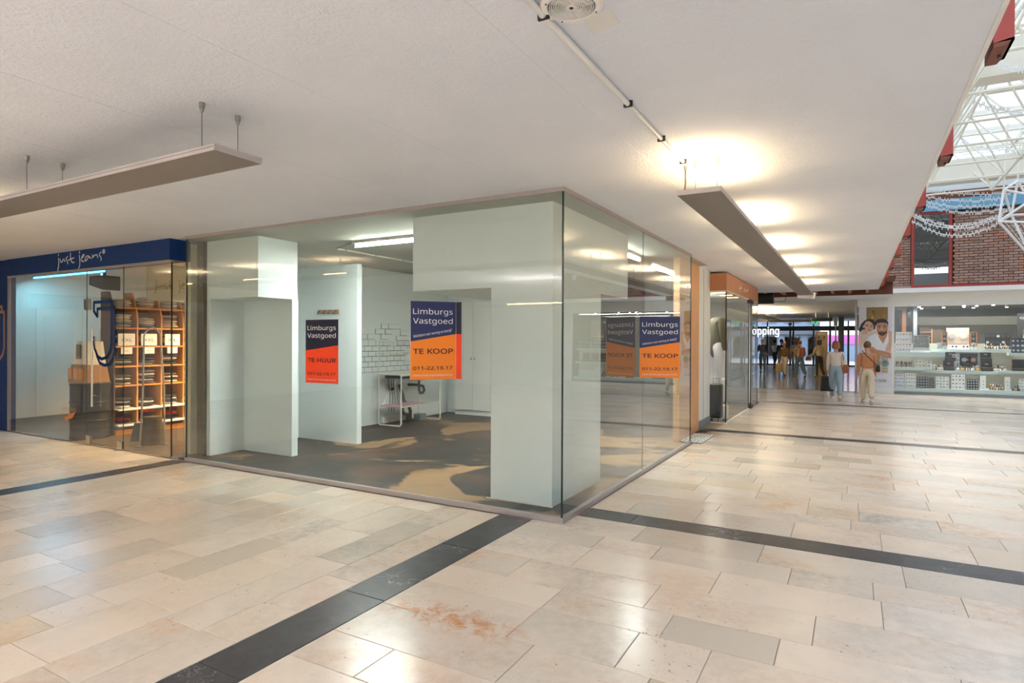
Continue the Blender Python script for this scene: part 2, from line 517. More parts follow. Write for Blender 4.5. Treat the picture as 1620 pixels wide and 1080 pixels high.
def shop_floor_mat():
    m = bpy.data.materials.new('worn_floor'); m.use_nodes = True
    n, l = m.node_tree.nodes, m.node_tree.links
    b = n['Principled BSDF']
    ge = n.new('ShaderNodeNewGeometry')
    no = n.new('ShaderNodeTexNoise'); no.inputs['Scale'].default_value = 5; no.inputs['Detail'].default_value = 8; no.inputs['Roughness'].default_value = 0.7
    l.new(ge.outputs['Position'], no.inputs['Vector'])
    r = n.new('ShaderNodeValToRGB')
    r.color_ramp.elements[0].position = 0.35; r.color_ramp.elements[0].color = lin((26, 26, 25))
    r.color_ramp.elements[1].position = 0.7; r.color_ramp.elements[1].color = lin((48, 47, 45))
    l.new(no.outputs['Fac'], r.inputs['Fac'])
    p = n.new('ShaderNodeTexNoise'); p.inputs['Scale'].default_value = 0.62; p.inputs['Detail'].default_value = 5; p.inputs['Roughness'].default_value = 0.55; p.inputs['Distortion'].default_value = 0.8
    mp = n.new('ShaderNodeMapping'); mp.inputs['Location'].default_value = (1.3, 0.4, 0)
    l.new(ge.outputs['Position'], mp.inputs['Vector']); l.new(mp.outputs[0], p.inputs['Vector'])
    pr = n.new('ShaderNodeValToRGB')
    pr.color_ramp.elements[0].position = 0.53; pr.color_ramp.elements[0].color = (0, 0, 0, 1)
    pr.color_ramp.elements[1].position = 0.56; pr.color_ramp.elements[1].color = (1, 1, 1, 1)
    l.new(p.outputs['Fac'], pr.inputs['Fac'])
    x = n.new('ShaderNodeMix'); x.data_type = 'RGBA'
    l.new(pr.outputs['Color'], x.inputs['Factor']); l.new(r.outputs['Color'], x.inputs['A']); x.inputs['B'].default_value = lin((150, 116, 80))
    q = n.new('ShaderNodeTexNoise'); q.inputs['Scale'].default_value = 1.1; q.inputs['Detail'].default_value = 6
    l.new(ge.outputs['Position'], q.inputs['Vector'])
    qr = n.new('ShaderNodeValToRGB')
    qr.color_ramp.elements[0].position = 0.5; qr.color_ramp.elements[0].color = (0, 0, 0, 1)
    qr.color_ramp.elements[1].position = 0.66; qr.color_ramp.elements[1].color = (0.8, 0.8, 0.8, 1)
    l.new(q.outputs['Fac'], qr.inputs['Fac'])
    y = n.new('ShaderNodeMix'); y.data_type = 'RGBA'
    l.new(qr.outputs['Color'], y.inputs['Factor']); l.new(x.outputs['Result'], y.inputs['A']); y.inputs['B'].default_value = lin((88, 62, 42))
    l.new(y.outputs['Result'], b.inputs['Base Color'])
    b.inputs['Roughness'].default_value = 0.5
    M['worn_floor'] = m
shop_floor_mat()

def brick_mat():
    m = bpy.data.materials.new('brick_clay'); m.use_nodes = True
    n, l = m.node_tree.nodes, m.node_tree.links
    b = n['Principled BSDF']
    ge = n.new('ShaderNodeNewGeometry'); oi = n.new('ShaderNodeObjectInfo')
    ad = n.new('ShaderNodeMath'); ad.operation = 'ADD'
    l.new(ge.outputs['Random Per Island'], ad.inputs[0]); l.new(oi.outputs['Random'], ad.inputs[1])
    frc = n.new('ShaderNodeMath'); frc.operation = 'FRACT'; l.new(ad.outputs[0], frc.inputs[0])
    r = n.new('ShaderNodeValToRGB')
    st = [(0, (172, 134, 118)), (0.4, (188, 150, 134)), (0.85, (198, 162, 146)), (0.97, (206, 140, 106))]
    while len(r.color_ramp.elements) < len(st): r.color_ramp.elements.new(0.5)
    for e, (p, c) in zip(r.color_ramp.elements, st): e.position = p; e.color = lin(c)
    l.new(frc.outputs[0], r.inputs['Fac'])
    no = n.new('ShaderNodeTexNoise'); no.inputs['Scale'].default_value = 25
    l.new(ge.outputs['Position'], no.inputs['Vector'])
    x = n.new('ShaderNodeMix'); x.data_type = 'RGBA'; x.blend_type = 'MULTIPLY'; x.inputs['Factor'].default_value = 0.35
    l.new(r.outputs['Color'], x.inputs['A']); l.new(no.outputs['Fac'], x.inputs['B'])
    l.new(x.outputs['Result'], b.inputs['Base Color'])
    b.inputs['Roughness'].default_value = 0.85
    M['brick_clay'] = m
brick_mat()
# ------------------------------------------------------------------ floor with its stone slabs
floor = struct(box('floor', 'grout', -14.5, 10, -9, 22.2, -0.06, -0.006))
TILES = []                                  # (x0, x1, y0, y1, distance)
def rows_y(ys, x0, x1, fixed, seed, lo=0.55, hi=1.15):
    """rows stacked along Y, slabs long in X"""
    R = random.Random(seed)
    for a, b in zip(ys[:-1], ys[1:]):
        js = fixed.get(round(a, 2))
        if js: cuts = list(js)
        else: cuts = [x0 + R.uniform(0.1, hi)]
        while cuts[0] - hi > x0: cuts.insert(0, cuts[0] - R.uniform(lo, hi))
        while cuts[-1] + lo < x1: cuts.append(cuts[-1] + R.uniform(lo, hi))
        cuts = [x0] + [c for c in cuts if x0 + 0.12 < c < x1 - 0.12] + [x1]
        for p, q in zip(cuts[:-1], cuts[1:]): TILES.append((p, q, a, b))
def rows_x(xs, y0, y1, fixed, seed, lo=0.55, hi=1.15):
    R = random.Random(seed)
    for a, b in zip(xs[:-1], xs[1:]):
        js = fixed.get(round(a, 2))
        cuts = list(js) if js else [y0 + R.uniform(0.1, hi)]
        while cuts[0] - hi > y0: cuts.insert(0, cuts[0] - R.uniform(lo, hi))
        while cuts[-1] + lo < y1: cuts.append(cuts[-1] + R.uniform(lo, hi))
        cuts = [y0] + [c for c in cuts if y0 + 0.12 < c < y1 - 0.12] + [y1]
        for p, q in zip(cuts[:-1], cuts[1:]): TILES.append((a, b, p, q))
def steps(a, b, seq):
    o = [a]; i = 0
    while o[-1] + seq[i % len(seq)] < b - 0.1:
        o.append(o[-1] + seq[i % len(seq)]); i += 1
    return o + [b]
near_rows = [-6.0 + 0.36 * i for i in range(20)] + [1.3, 1.7, 2.14, 2.44, 2.84, 3.25, 3.56, 3.96, 4.38, 4.70, 5.14]
near_rows = sorted(set(round(v, 2) for v in near_rows if v <= 1.1 or v >= 1.3))
rows_y(near_rows, -2.5, 9.0, {4.38: [-1.77, -1.30, -0.38, 0.11, 0.584], 4.70: [-1.55, -0.61, 0.298], 3.96: [-1.75, -0.80, 0.148],
       3.56: [-2.05, -1.10, -0.19], 3.25: [-1.63, -0.914, -0.343], 2.84: [-1.02, -0.639], 2.44: [-1.46], 2.14: [-2.065]}, 3)
mid = [5.44, 5.91, 6.22, 6.60, 6.94, 7.32] + [7.32 + 0.378 * i for i in range(1, 10)] + [11.12]
rows_y(mid, -2.2, 9.0, {6.60: [-1.5, -0.88, -0.39, 0.035], 6.94: [-1.5, -0.885, -0.11], 6.22: [-1.31, -0.385, 0.04], 5.91: [-1.13]}, 4)
rows_y(steps(11.40, 17.15, [0.31, 0.4, 0.36]), -2.2, 9.0, {}, 5)
rows_y(steps(17.43, 22.0, [0.31, 0.4, 0.36]), -7.0, 9.0, {}, 6)
lx = [-7.55, -7.2, -6.87, -6.49, -6.1, -5.68, -5.30, -4.94, -4.57, -4.165, -3.86, -3.445, -3.13, -2.83]
rows_x(lx, -6.0, 4.80, {-3.13: [2.075, 2.5, 2.985], -3.45: [1.485, 2.395], -3.86: [1.49, 2.13, 2.93, 3.78], -4.17: [1.69, 2.015, 2.45],
       -4.57: [1.94, 2.76], -5.3: [2.22, 2.71]}, 8)
rows_x(steps(-14.0, -7.85, [0.4, 0.31, 0.36]), -6.0, 4.82, {}, 9)
def dist(t):
    cx, cy = (t[0] + t[1]) / 2, (t[2] + t[3]) / 2
    d = Vector((cx, cy, 0)) - Vector((0, 0, EYE))
    dep = d.dot(fw)
    if dep < 0.9: return 999
    px = 810 + F_PX * d.dot(rt) / dep
    if not -260 < px < 1900: return 900 + dep
    return dep
unit = {}
def slab(name, m, t, dz=0.0):
    g = 0.0022
    w, h = round(t[1] - t[0] - 2 * g, 3), round(t[3] - t[2] - 2 * g, 3)
    key = (w, h, m)
    if key not in unit:
        c = 0.0025
        mb = MB()
        a, b_ = w / 2, h / 2
        lower = [(-a, -b_), (a, -b_), (a, b_), (-a, b_)]
        upper = [(-a + c, -b_ + c), (a - c, -b_ + c), (a - c, b_ - c), (-a + c, b_ - c)]
        mb.add([(x, y, -0.02) for x, y in lower] + [(x, y, -c * 0.6) for x, y in lower] + [(x, y, 0) for x, y in upper],
               [(0, 1, 5, 4), (1, 2, 6, 5), (2, 3, 7, 6), (3, 0, 4, 7), (4, 5, 9, 8), (5, 6, 10, 9), (6, 7, 11, 10), (7, 4, 8, 11), (8, 9, 10, 11)])
        me = bpy.data.meshes.new(name)
        me.from_pydata(mb.v, [], mb.f); me.materials.append(M[m])
        unit[key] = me
    o = bpy.data.objects.new(name, unit[key]); COL.objects.link(o)
    o.location = ((t[0] + t[1]) / 2, (t[2] + t[3]) / 2, dz)
    o.parent = floor
    return o
TILES.sort(key=dist)
rt_ = random.Random(12)
for t in TILES[:300]: slab('stone_slab', 'marble', t, rt_.uniform(-0.0006, 0.0004))
mb = MB()
for t in TILES[300:]:
    g = 0.0025
    mb.add([(t[0] + g, t[2] + g, 0), (t[1] - g, t[2] + g, 0), (t[1] - g, t[3] - g, 0), (t[0] + g, t[3] - g, 0)], [(0, 1, 2, 3)])
o = mb.build('distant_stone_slabs', 'marble', floor, fix=False); o['kind'] = 'stuff'
# dark stone bands
R = random.Random(21)
def band_x(x0, x1, y0, y1, cuts=None):
    c = cuts or []
    if not c:
        v = x0 + R.uniform(0.4, 1.2)
        while v < x1 - 0.3: c.append(v); v += R.uniform(1.0, 1.3)
    c = [x0] + c + [x1]
    for p, q in zip(c[:-1], c[1:]): slab('dark_band_slab', 'dark_stone', (p, q, y0, y1))
def band_y(x0, x1, y0, y1, cuts=None):
    c = cuts or []
    if not c:
        v = y0 + R.uniform(0.4, 1.2)
        while v < y1 - 0.3: c.append(v); v += R.uniform(1.0, 1.3)
    c = [y0] + c + [y1]
    for p, q in zip(c[:-1], c[1:]): slab('dark_band_slab', 'dark_stone', (x0, x1, p, q))
band_y(-2.83, -2.5, -6.0, 4.80, [-3.5, -1.5, 0.6, 1.86, 2.86, 3.9])
band_y(-7.85, -7.55, -6.0, 4.80)
band_x(-2.18, 9.0, 5.14, 5.44, [-1.72, -0.65, 0.31, 1.4, 2.5, 3.6, 4.7, 5.8, 7.0])
band_x(-2.4, 9.0, 11.12, 11.40)
band_x(-7.0, 9.0, 17.15, 17.43)
# corridor floor towards the street doors: dark polished stone
mat('corridor_stone', (158, 156, 154), 0.14, vary=0.12, scale=3)
corr = struct(box('floor_corridor', 'grout', -9, 1.7, 22.2, 46, -0.06, -0.006))
mb = MB()
R = random.Random(33)
y = 22.25
while y < 45.8:
    x = -9 + R.uniform(0, 0.6)
    while x < 0.9:
        w = R.uniform(0.6, 1.1)
        mb.add([(x + .003, y + .003, 0), (min(x + w, 1) - .003, y + .003, 0), (min(x + w, 1) - .003, y + .357, 0), (x + .003, y + .357, 0)], [(0, 1, 2, 3)])
        x += w
    y += 0.36
o = mb.build('distant_stone_slabs', 'corridor_stone', corr, fix=False); o['kind'] = 'stuff'

# ------------------------------------------------------------------ ceilings
ceil = struct(box('ceiling', 'stucco', -14.5, 0.50, -4.2, 18.2, ZC, ZC + 0.22))
box('edge_trim', 'conduit', 0.50, 0.522, -4.2, 18.2, ZC - 0.004, ZC + 0.22, ceil)
struct(box('ceiling_rear', 'stucco', -14.5, -6.5, -9.0, -4.2, ZC, ZC + 0.22))
# proud plaster seams that run along the slab joints
for k, xs in enumerate((-1.35, -2.55, -3.75, -4.95, -6.15, -7.35)):
    MB().tube([(xs + 0.004 * math.sin(j * 1.3 + k), -2.9 + j * 0.45, ZC + 0.0005) for j in range(18 if xs < -2.2 else 36)], 0.0022, 6).build('plaster_seam', 'stucco', ceil)
c2 = struct(box('ceiling_corridor', 'stucco', -9, 0.9, 19.65, 46, 2.90, 3.1))
struct(box('ceiling_corridor_side', 'stucco', 0.9, 1.7, 22.3, 46, 2.90, 3.1))
# opened strip of ceiling with its wooden joists
hole = empty('ceiling_opening', (-1, 18.9, 3.0), kind='structure')
box('void_board', 'brown_wood', -9, 0.9, 18.2, 19.65, 3.22, 3.26, hole)
box('void_edge', 'brown_wood', -9, 0.5, 18.201, 18.22, 2.945, 3.24, hole)
box('void_edge', 'brown_wood', -9, 0.9, 19.61, 19.65, 2.90, 3.24, hole)
for k in range(12):
    xj = 0.25 - 0.42 * k
    box('joist', 'joist_wood', xj, xj + 0.07, 18.2, 19.6, 2.95, 3.10, hole)
box('batten', 'brown_wood', -9, 0.5, 18.85, 18.95, 3.0, 3.06, hole)

# ------------------------------------------------------------------ walls of the setting
struct(box('wall_back', 'plaster_white', -14.5, 10, -9.2, -9, -0.06, 6.5))
struct(box('wall_left', 'blue_fascia', -14.6, -12.64, 4.84, 4.95, 0, ZC))
struct(box('wall_far_left', 'plaster_white', -14.7, -14.5, -9, 4.9, -0.06, 6.5))
struct(box('wall_right', 'shop_ceiling', 10, 10.2, -9, 22, -0.06, 7.06))
# ------------------------------------------------------------------ empty corner shop: glass shell
GX, GY = -2.205, 4.828            # outer corner of the glass
shell = empty('window_1', (GX, GY, 0), kind='structure')
box('base_rail', 'trim_metal', -7.64, GX, GY, GY + 0.05, 0, 0.045, shell)
box('base_rail', 'trim_metal', GX - 0.05, GX, GY + 0.05, 9.60, 0, 0.045, shell)
box('top_rail', 'trim_metal', -7.64, GX, GY, GY + 0.05, 2.90, ZC, shell)
box('top_rail', 'trim_metal', GX - 0.05, GX, GY + 0.05, 9.60, 2.90, ZC, shell)
p1 = box('pane', 'glass', -7.62, GX - 0.026, GY + 0.016, GY + 0.028, 0.045, 2.90, shell)
p2 = box('pane', 'glass', GX - 0.028, GX - 0.016, GY + 0.03, 7.154, 0.045, 2.90, shell)
p3 = box('pane', 'glass', GX - 0.028, GX - 0.016, 7.158, 9.58, 0.045, 2.90, shell)
p4 = box('pane', 'glass', -2.95, GX - 0.03, 9.585, 9.597, 0.045, 2.90, shell)
box('corner_edge', 'dark_edge', GX - 0.027, GX - 0.015, GY + 0.014, GY + 0.029, 0.045, 2.90, shell)
box('joint_seal', 'dark_edge', GX - 0.027, GX - 0.017, 7.154, 7.158, 0.045, 2.90, shell)
box('end_seal', 'black', GX - 0.030, GX - 0.012, 9.583, 9.60, 0.045, 2.90, shell)
box('end_seal', 'dark_edge', -7.635, -7.62, GY + 0.014, GY + 0.03, 0.045, 2.90, shell)
box('end_pane', 'glass', -7.636, -7.626, GY + 0.03, 5.12, 0.0, 2.90, shell)

fl = struct(box('floor_shop', 'worn_floor', -7.86, -2.26, 4.88, 11.05, -0.05, 0.004))
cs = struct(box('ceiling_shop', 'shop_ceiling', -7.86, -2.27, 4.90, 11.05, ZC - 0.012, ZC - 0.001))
wl_ = struct(box('wall_shop_left', 'plaster', -7.96, -7.86, 6.0, 11.15, 0, ZC - 0.012))
wb = struct(box('wall_shop_back', 'plaster', -7.96, -5.0, 11.05, 11.15, 0, ZC - 0.012))
mat('painted_shade', (74, 66, 58), 0.8, vary=0.15, scale=2)  # unlit right half of the back wall: its shade is put into the colour
struct(box('wall_shop_back_dark', 'painted_shade', -5.0, -2.53, 11.05, 11.15, 0, ZC - 0.012))
wd = struct(box('wall_divider', 'brown_wall', -7.87, -7.735, 5.15, 6.0, 0, ZC - 0.001))
for zz in (2.82, 2.70, 2.45, 2.33):
    o = MB().lathe([(0.013, 0), (0.011, -0.006)], (-7.78, 5.15, zz), 8, 'y').build('bolt', 'steel', wd)

# white boxed portal at the left end
lp = struct(empty('wall_portal_left', (-7.2, 5.5, 0)))
box('post', 'plaster', -7.728, -7.655, 5.20, 5.73, 0.004, 2.141, lp)
box('niche_back', 'plaster', -7.70, -6.66, 5.73, 5.83, 0.004, 2.141, lp)
box('beam', 'plaster', -7.728, -6.675, 5.20, 5.83, 2.141, ZC - 0.012, lp)
# white boxed pier and beam behind the glass corner
rp = struct(empty('wall_portal_right', (-2.85, 5.8, 0)))
box('pier', 'plaster_white', -3.195, -2.51, 5.24, 6.50, 0.004, 2.125, rp)
box('beam', 'plaster_white', -4.195, -2.51, 5.24, 7.43, 2.125, ZC - 0.012, rp)
box('plinth_strip', 'cream_paint', -3.24, -2.50, 5.225, 5.24, 0.004, 0.012, rp)
# partition with a free end
pt = struct(box('wall_partition', 'plaster', -7.86, -6.595, 6.90, 7.0, 0.004, 2.753))
# wardrobe along the back wall
wr = empty('wardrobe', (-6.8, 10.9, 0.0), 'tall white built-in wardrobe at the back of the empty shop', 'wardrobe')
box('carcass', 'plaster', -7.50, -5.20, 10.78, 11.045, 0.10, 2.50, wr)
box('plinth', 'plaster_white', -7.50, -5.20, 10.82, 11.045, 0.004, 0.10, wr)
for k in range(5):
    d = box('door', 'white_paint', -7.46 + 0.45 * k + 0.004, -7.46 + 0.45 * (k + 1) - 0.006, 10.755, 10.78, 0.12, 2.41, wr, bevel=0.003)
    box('knob', 'steel', -7.46 + 0.45 * k + (0.40 if k % 2 == 0 else 0.03), -7.46 + 0.45 * k + (0.42 if k % 2 == 0 else 0.05), 10.735, 10.755, 1.18, 1.22, d)
vt = empty('wall_vent', (-6.7, 11.0, 2.6), 'small brown vent box above the white wardrobe', 'vent')
box('housing', 'brown_wall', -6.95, -6.55, 10.85, 11.05, 2.52, 2.64, vt)
for k in range(4): box('slat', 'dark_steel', -6.93, -6.57, 10.843, 10.85, 2.535 + 0.025 * k, 2.545 + 0.025 * k, vt)
# skirting ledge along the tiled wall
struct(box('baseboard_shop', 'plaster_white', -7.86, -7.80, 8.9, 10.75, 0.004, 0.12))

# remains of white metro tiles on the side wall
mat('metro_tile', (224, 229, 227), 0.3, vary=0.04)
mat('old_grout', (62, 58, 52), 0.9, vary=0.2)
TW, TH = 0.205, 0.098
def wall_tile(y, z):
    g = 0.007
    MB().box(-7.86, -7.8555, y, y + TW, z, z + TH).build('grout_bed', 'old_grout', wl_)
    MB().box(-7.8555, -7.848, y + g, y + TW - g, z + g, z + TH - g * 0.4).build('tile', 'metro_tile', wl_)
R = random.Random(4)
for r in range(6):
    z = 0.985 + TH * r
    y = 8.20 + (0.1 if r % 2 else 0.0)
    while y < 9.75:
        if R.random() > (0.06 if r < 5 else 0.3): wall_tile(y, z)
        y += TW
for y, z in ((8.28, 1.60), (8.49, 1.60), (8.70, 1.70), (8.86, 1.80), (8.97, 1.70), (9.07, 1.80), (9.3, 1.575), (9.5, 1.575), (9.42, 1.675), (9.25, 1.80), (8.85, 1.6)):
    wall_tile(y, z)

# hooks on the partition
hk = empty('coat_hook_rail', (-7.1, 6.89, 1.98), 'brown wooden coat rail with four dark hooks on the partition', 'coat rail')
ha, hb = at_y(503, 490.5, 6.89), at_y(536, 490.5, 6.89)
box('board', 'joist_wood', ha.x, hb.x, 6.88, 6.90, ha.z - 0.06, ha.z, hk)
for k in range(4):
    xh = ha.x + (hb.x - ha.x) * (k + 0.5) / 4
    MB().tube([(xh, 6.88, ha.z - 0.01), (xh, 6.86, ha.z - 0.03), (xh, 6.85, ha.z - 0.06), (xh, 6.83, ha.z - 0.065), (xh, 6.825, ha.z - 0.045)], 0.006, 6).build('hook', 'black', hk)

# steel tube worktable with shelf
tb = empty('work_table', (-7.43, 9.2, 0), 'off-white tubular work table with a pink lower shelf against the tiled wall', 'table')
mat('pink_board', (214, 160, 170), 0.5)
mat('tube_white', (222, 218, 205), 0.4)
for y in (8.63, 9.82):
    MB().tube([(-7.70, y, 0.93), (-7.70, y, 0.06), (-7.68, y, 0.022), (-7.20, y, 0.022), (-7.17, y, 0.06), (-7.17, y, 0.93), (-7.20, y, 0.955), (-7.68, y, 0.955)], 0.014, 8, closed=True).build('leg_frame', 'tube_white', tb)
for x in (-7.70, -7.17):
    MB().tube([(x, 8.63, 0.94), (x, 9.82, 0.94)], 0.013, 8).build('top_rail', 'tube_white', tb)
box('table_top', 'tube_white', -7.71, -7.16, 8.64, 9.15, 0.955, 0.975, tb)
box('shelf', 'pink_board', -7.68, -7.19, 8.65, 9.5, 0.36, 0.375, tb)
box('shelf_edge', 'tube_white', -7.185, -7.17, 8.63, 9.82, 0.352, 0.378, tb)
MB().tube([(-7.70, 8.64, 0.25), (-7.70, 9.1, 0.85)], 0.004, 6).build('brace', 'steel', tb)
box('drawer_box', 'dark_steel', -7.6, -7.2, 8.68, 9.0, 0.88, 0.95, tb)
MB().tube([(-7.70, 8.63, 0.95), (-7.70, 8.63, 1.55), (-7.70, 9.75, 1.55), (-7.70, 9.75, 0.95)], 0.012, 8).build('rear_frame', 'tube_white', tb)
MB().tube([(-7.70, 8.63, 1.35), (-7.70, 9.75, 1.35)], 0.010, 8).build('rear_rail', 'tube_white', tb)
# sink with its dark waste pipes
sk = empty('sink', (-7.45, 9.5, 0.8), 'steel sink basin under the work table top with dark waste pipes', 'sink')
prof = [(0.05, 0.80), (0.16, 0.82), (0.21, 0.90), (0.22, 0.955), (0.205, 0.955), (0.19, 0.90), (0.14, 0.84), (0.04, 0.825)]
MB().lathe([(r, z) for r, z in prof], (-7.43, 9.48, 0), 20).build('basin', 'steel', sk, True)
mat('pvc_grey', (78, 80, 82), 0.45)
def pipe(pts, r, nm='waste_pipe'): return MB().tube(pts, r, 10).build(nm, 'pvc_grey', sk, True)
pipe([(-7.43, 9.48, 0.80), (-7.43, 9.48, 0.62), (-7.43, 9.52, 0.55), (-7.43, 9.60, 0.55), (-7.43, 9.65, 0.60), (-7.46, 9.65, 0.68), (-7.6, 9.62, 0.70), (-7.8, 9.6, 0.70)], 0.026)
pipe([(-7.78, 9.30, 0.72), (-7.74, 9.34, 0.55), (-7.70, 9.36, 0.38), (-7.70, 9.30, 0.22), (-7.70, 9.36, 0.14), (-7.70, 9.44, 0.14), (-7.68, 9.46, 0.02)], 0.034)
pipe([(-7.70, 9.36, 0.38), (-7.66, 9.44, 0.30), (-7.66, 9.50, 0.20), (-7.66, 9.50, 0.03)], 0.034)
for k, y in enumerate((9.05, 9.13, 9.2)):
    MB().tube([(-7.84, y, 0.92), (-7.82, y, 0.72 - 0.08 * k), (-7.82, y + 0.03, 0.45), (-7.83, y, 0.2)], 0.006, 8).build('supply_hose', 'dark_steel', sk)
MB().lathe([(0.03, 0), (0.035, 0.03), (0.02, 0.05)], (-7.80, 9.12, 0.62), 10).build('valve', 'black', sk)
mt = empty('meter_box', (-7.8, 9.6, 1.3), 'white meter box with a red button on the tiled wall', 'meter box')
box('casing', 'white_paint', -7.86, -7.76, 9.55, 9.95, 1.18, 1.42, mt, bevel=0.01)
MB().lathe([(0.025, 0), (0.02, 0.02)], (-7.76, 9.62, 1.45), 10, 'x').build('button', 'red_paint', mt)
bk = empty('floor_block', (-7.6, 9.62, 0), 'small grey concrete block under the work table', 'block')
box('block_body', 'grey_base', -7.62, -7.45, 9.55, 9.75, 0.004, 0.13, bk, bevel=0.01)

# fluorescent fittings on the shop ceiling
def batten(name, a, b, label):
    a, b = Vector(a), Vector(b)
    r = empty(name, ((a + b) / 2), label, 'lamp', 'fluorescent fittings in the empty shop')
    d = (b - a).normalized(); q = d.cross(Z3)
    def bar(n, m, w, z0, z1, e=0.0):
        return MB().hexa([a - d * e - q * w + Z3 * z0, b + d * e - q * w + Z3 * z0, b + d * e + q * w + Z3 * z0, a - d * e + q * w + Z3 * z0,
                   a - d * e - q * w + Z3 * z1, b + d * e - q * w + Z3 * z1, b + d * e + q * w + Z3 * z1, a - d * e + q * w + Z3 * z1]).build(n, m, r)
    bar('housing', 'lamp_metal', 0.045, -0.05, -0.012, 0.02)
    MB().tube([a - Z3 * 0.075, b - Z3 * 0.075], 0.022, 12).build('tube', 'tube_light', r)
    for e in (a, b):
        MB().obox(e - Z3 * 0.065, (0.05, 0.06, 0.06)).build('end_cap', 'grey_base', r)
    for k in (0.2, 0.4, 0.6, 0.8):
        MB().obox(a.lerp(b, k) - Z3 * 0.05, (0.02, 0.10, 0.02)).build('clip', 'steel', r)
    ln = (b - a).length
    area('fluorescent_light', (a + b) / 2 - Z3 * 0.12, ln if abs(d.x) > 0.5 else 0.05, 18, (0.96, 1, 1), sizey=0.05 if abs(d.x) > 0.5 else ln)
    return r
batten('fluorescent_lamp', (-5.89, 6.12, ZC), (-4.39, 6.12, ZC), 'bright fluorescent batten seen left of the white ceiling beam')
batten('fluorescent_lamp', (-2.95, 7.8, ZC), (-2.95, 9.3, ZC), 'fluorescent batten seen through the side glass of the shop')
cd = empty('ceiling_conduit', (-6.55, 8, ZC), 'thin white conduit pipe clipped to the empty shop ceiling', 'conduit')
MB().tube([(-6.55, 6.43, ZC - 0.024), (-6.55, 10.9, ZC - 0.024)], 0.011, 8).build('pipe', 'white_paint', cd)
MB().tube([(-6.55, 6.43, ZC - 0.024), (-5.92, 6.12, ZC - 0.024)], 0.008, 8).build('branch', 'grey_base', cd)
for k in range(7): MB().obox((-6.55, 6.6 + 0.65 * k, ZC - 0.02), (0.045, 0.02, 0.03)).build('clip', 'steel', cd)

# outside: wooden reveal, white wall and its skirting, boot scraper plate
struct(box('trim_1', 'orange_wood', -2.52, -2.42, 9.70, 11.08, 0, ZC))
ww = struct(box('wall_pier', 'plaster_white', -2.62, -2.46, 11.08, 12.22, 0, ZC))
box('seam', 'grey_base', -2.459, -2.455, 11.62, 11.63, 0.14, ZC, ww)
struct(box('baseboard_pier', 'grey_base', -2.46, -2.44, 11.08, 12.20, 0, 0.14))
gp = empty('metal_grate', (-2.1, 10.1, 0), 'small perforated metal floor grate beside the orange wood panel', 'grate')
mb = MB()
box('tray', 'dark_steel', -2.40, -2.06, 9.66, 10.62, 0.0, 0.006, gp)
for k in range(7):
    x = -2.385 + 0.05 * k
    MB().box(x, x + 0.02, 9.68, 10.60, 0.006, 0.022).build('bar', 'white_paint', gp)
for k in range(5):
    MB().box(-2.39, -2.07, 9.70 + 0.21 * k, 9.73 + 0.21 * k, 0.006, 0.021).build('cross_bar', 'white_paint', gp)

# ------------------------------------------------------------------ estate agent boards on the glass
def print_panel(parent, o, u, w, W, H, mode):
    """lower-left corner o, reading direction u, up w; the printed face looks along u x w"""
    o, u, w = Vector(o), Vector(u).normalized(), Vector(w).normalized()
    nrm = u.cross(w)
    tm, bm_ = ('print_dark_navy', 'print_red') if mode == 'HUUR' else ('print_navy', 'print_orange')
    sl, sr = (0.51, 0.60) if mode == 'HUUR' else (0.485, 0.585)
    MB().prism([(0, 0), (W, 0), (W, H), (0, H)], o - nrm * 0.004, u, w, nrm * 0.003).build('board', 'card', parent)
    MB().prism([(0, sl * H), (W, sr * H), (W, H), (0, H)], o - nrm * 0.001, u, w, nrm * 0.001).build('upper_field', tm, parent)
    MB().prism([(0, 0), (W, 0), (W, sr * H), (0, sl * H)], o - nrm * 0.001, u, w, nrm * 0.001).build('lower_field', bm_, parent)
    dk = 'print_black' if mode == 'HUUR' else 'print_maroon'
    def line(s, fx, fy, ww, m, hh=None, sh=0.0, bold=0.0):
        text(parent, s, m, o + u * (fx * W) + w * (fy * H), u, w, width=ww * W, height=(hh * H if hh else None), shear=sh, bold=bold)
    line('Limburgs', 0.06, 0.835, 0.87, 'print_white', 0.105)
    line('Vastgoed', 0.06, 0.715, 0.87, 'print_white', 0.105)
    if mode != 'HUUR':
        t = (u * W + w * ((sr - sl) * H)).normalized()
        text(parent, 'Makelaars voor woning en bedrijf', 'print_white', o + u * (0.07 * W) + w * (0.535 * H), t, nrm.cross(t), width=0.86 * W, height=0.05 * H, shear=0.35)
    line('TE KOOP' if mode != 'HUUR' else 'TE HUUR', 0.06, 0.33, 0.88, dk, 0.095, bold=0.014)
    line('011-22.19.17', 0.06, 0.125, 0.87, dk, 0.065, bold=0.012)
    line('www.limburgsvastgoed.be', 0.06, 0.045, 0.87, 'print_white', 0.035)

b1 = empty('estate_poster', (-5.15, GY, 1.1), 'flat red and black TE HUUR poster on the shop glass', 'poster')
print_panel(b1, (-5.404, GY + 0.012, 1.112), X3, Z3, 0.503, 0.705, 'HUUR')

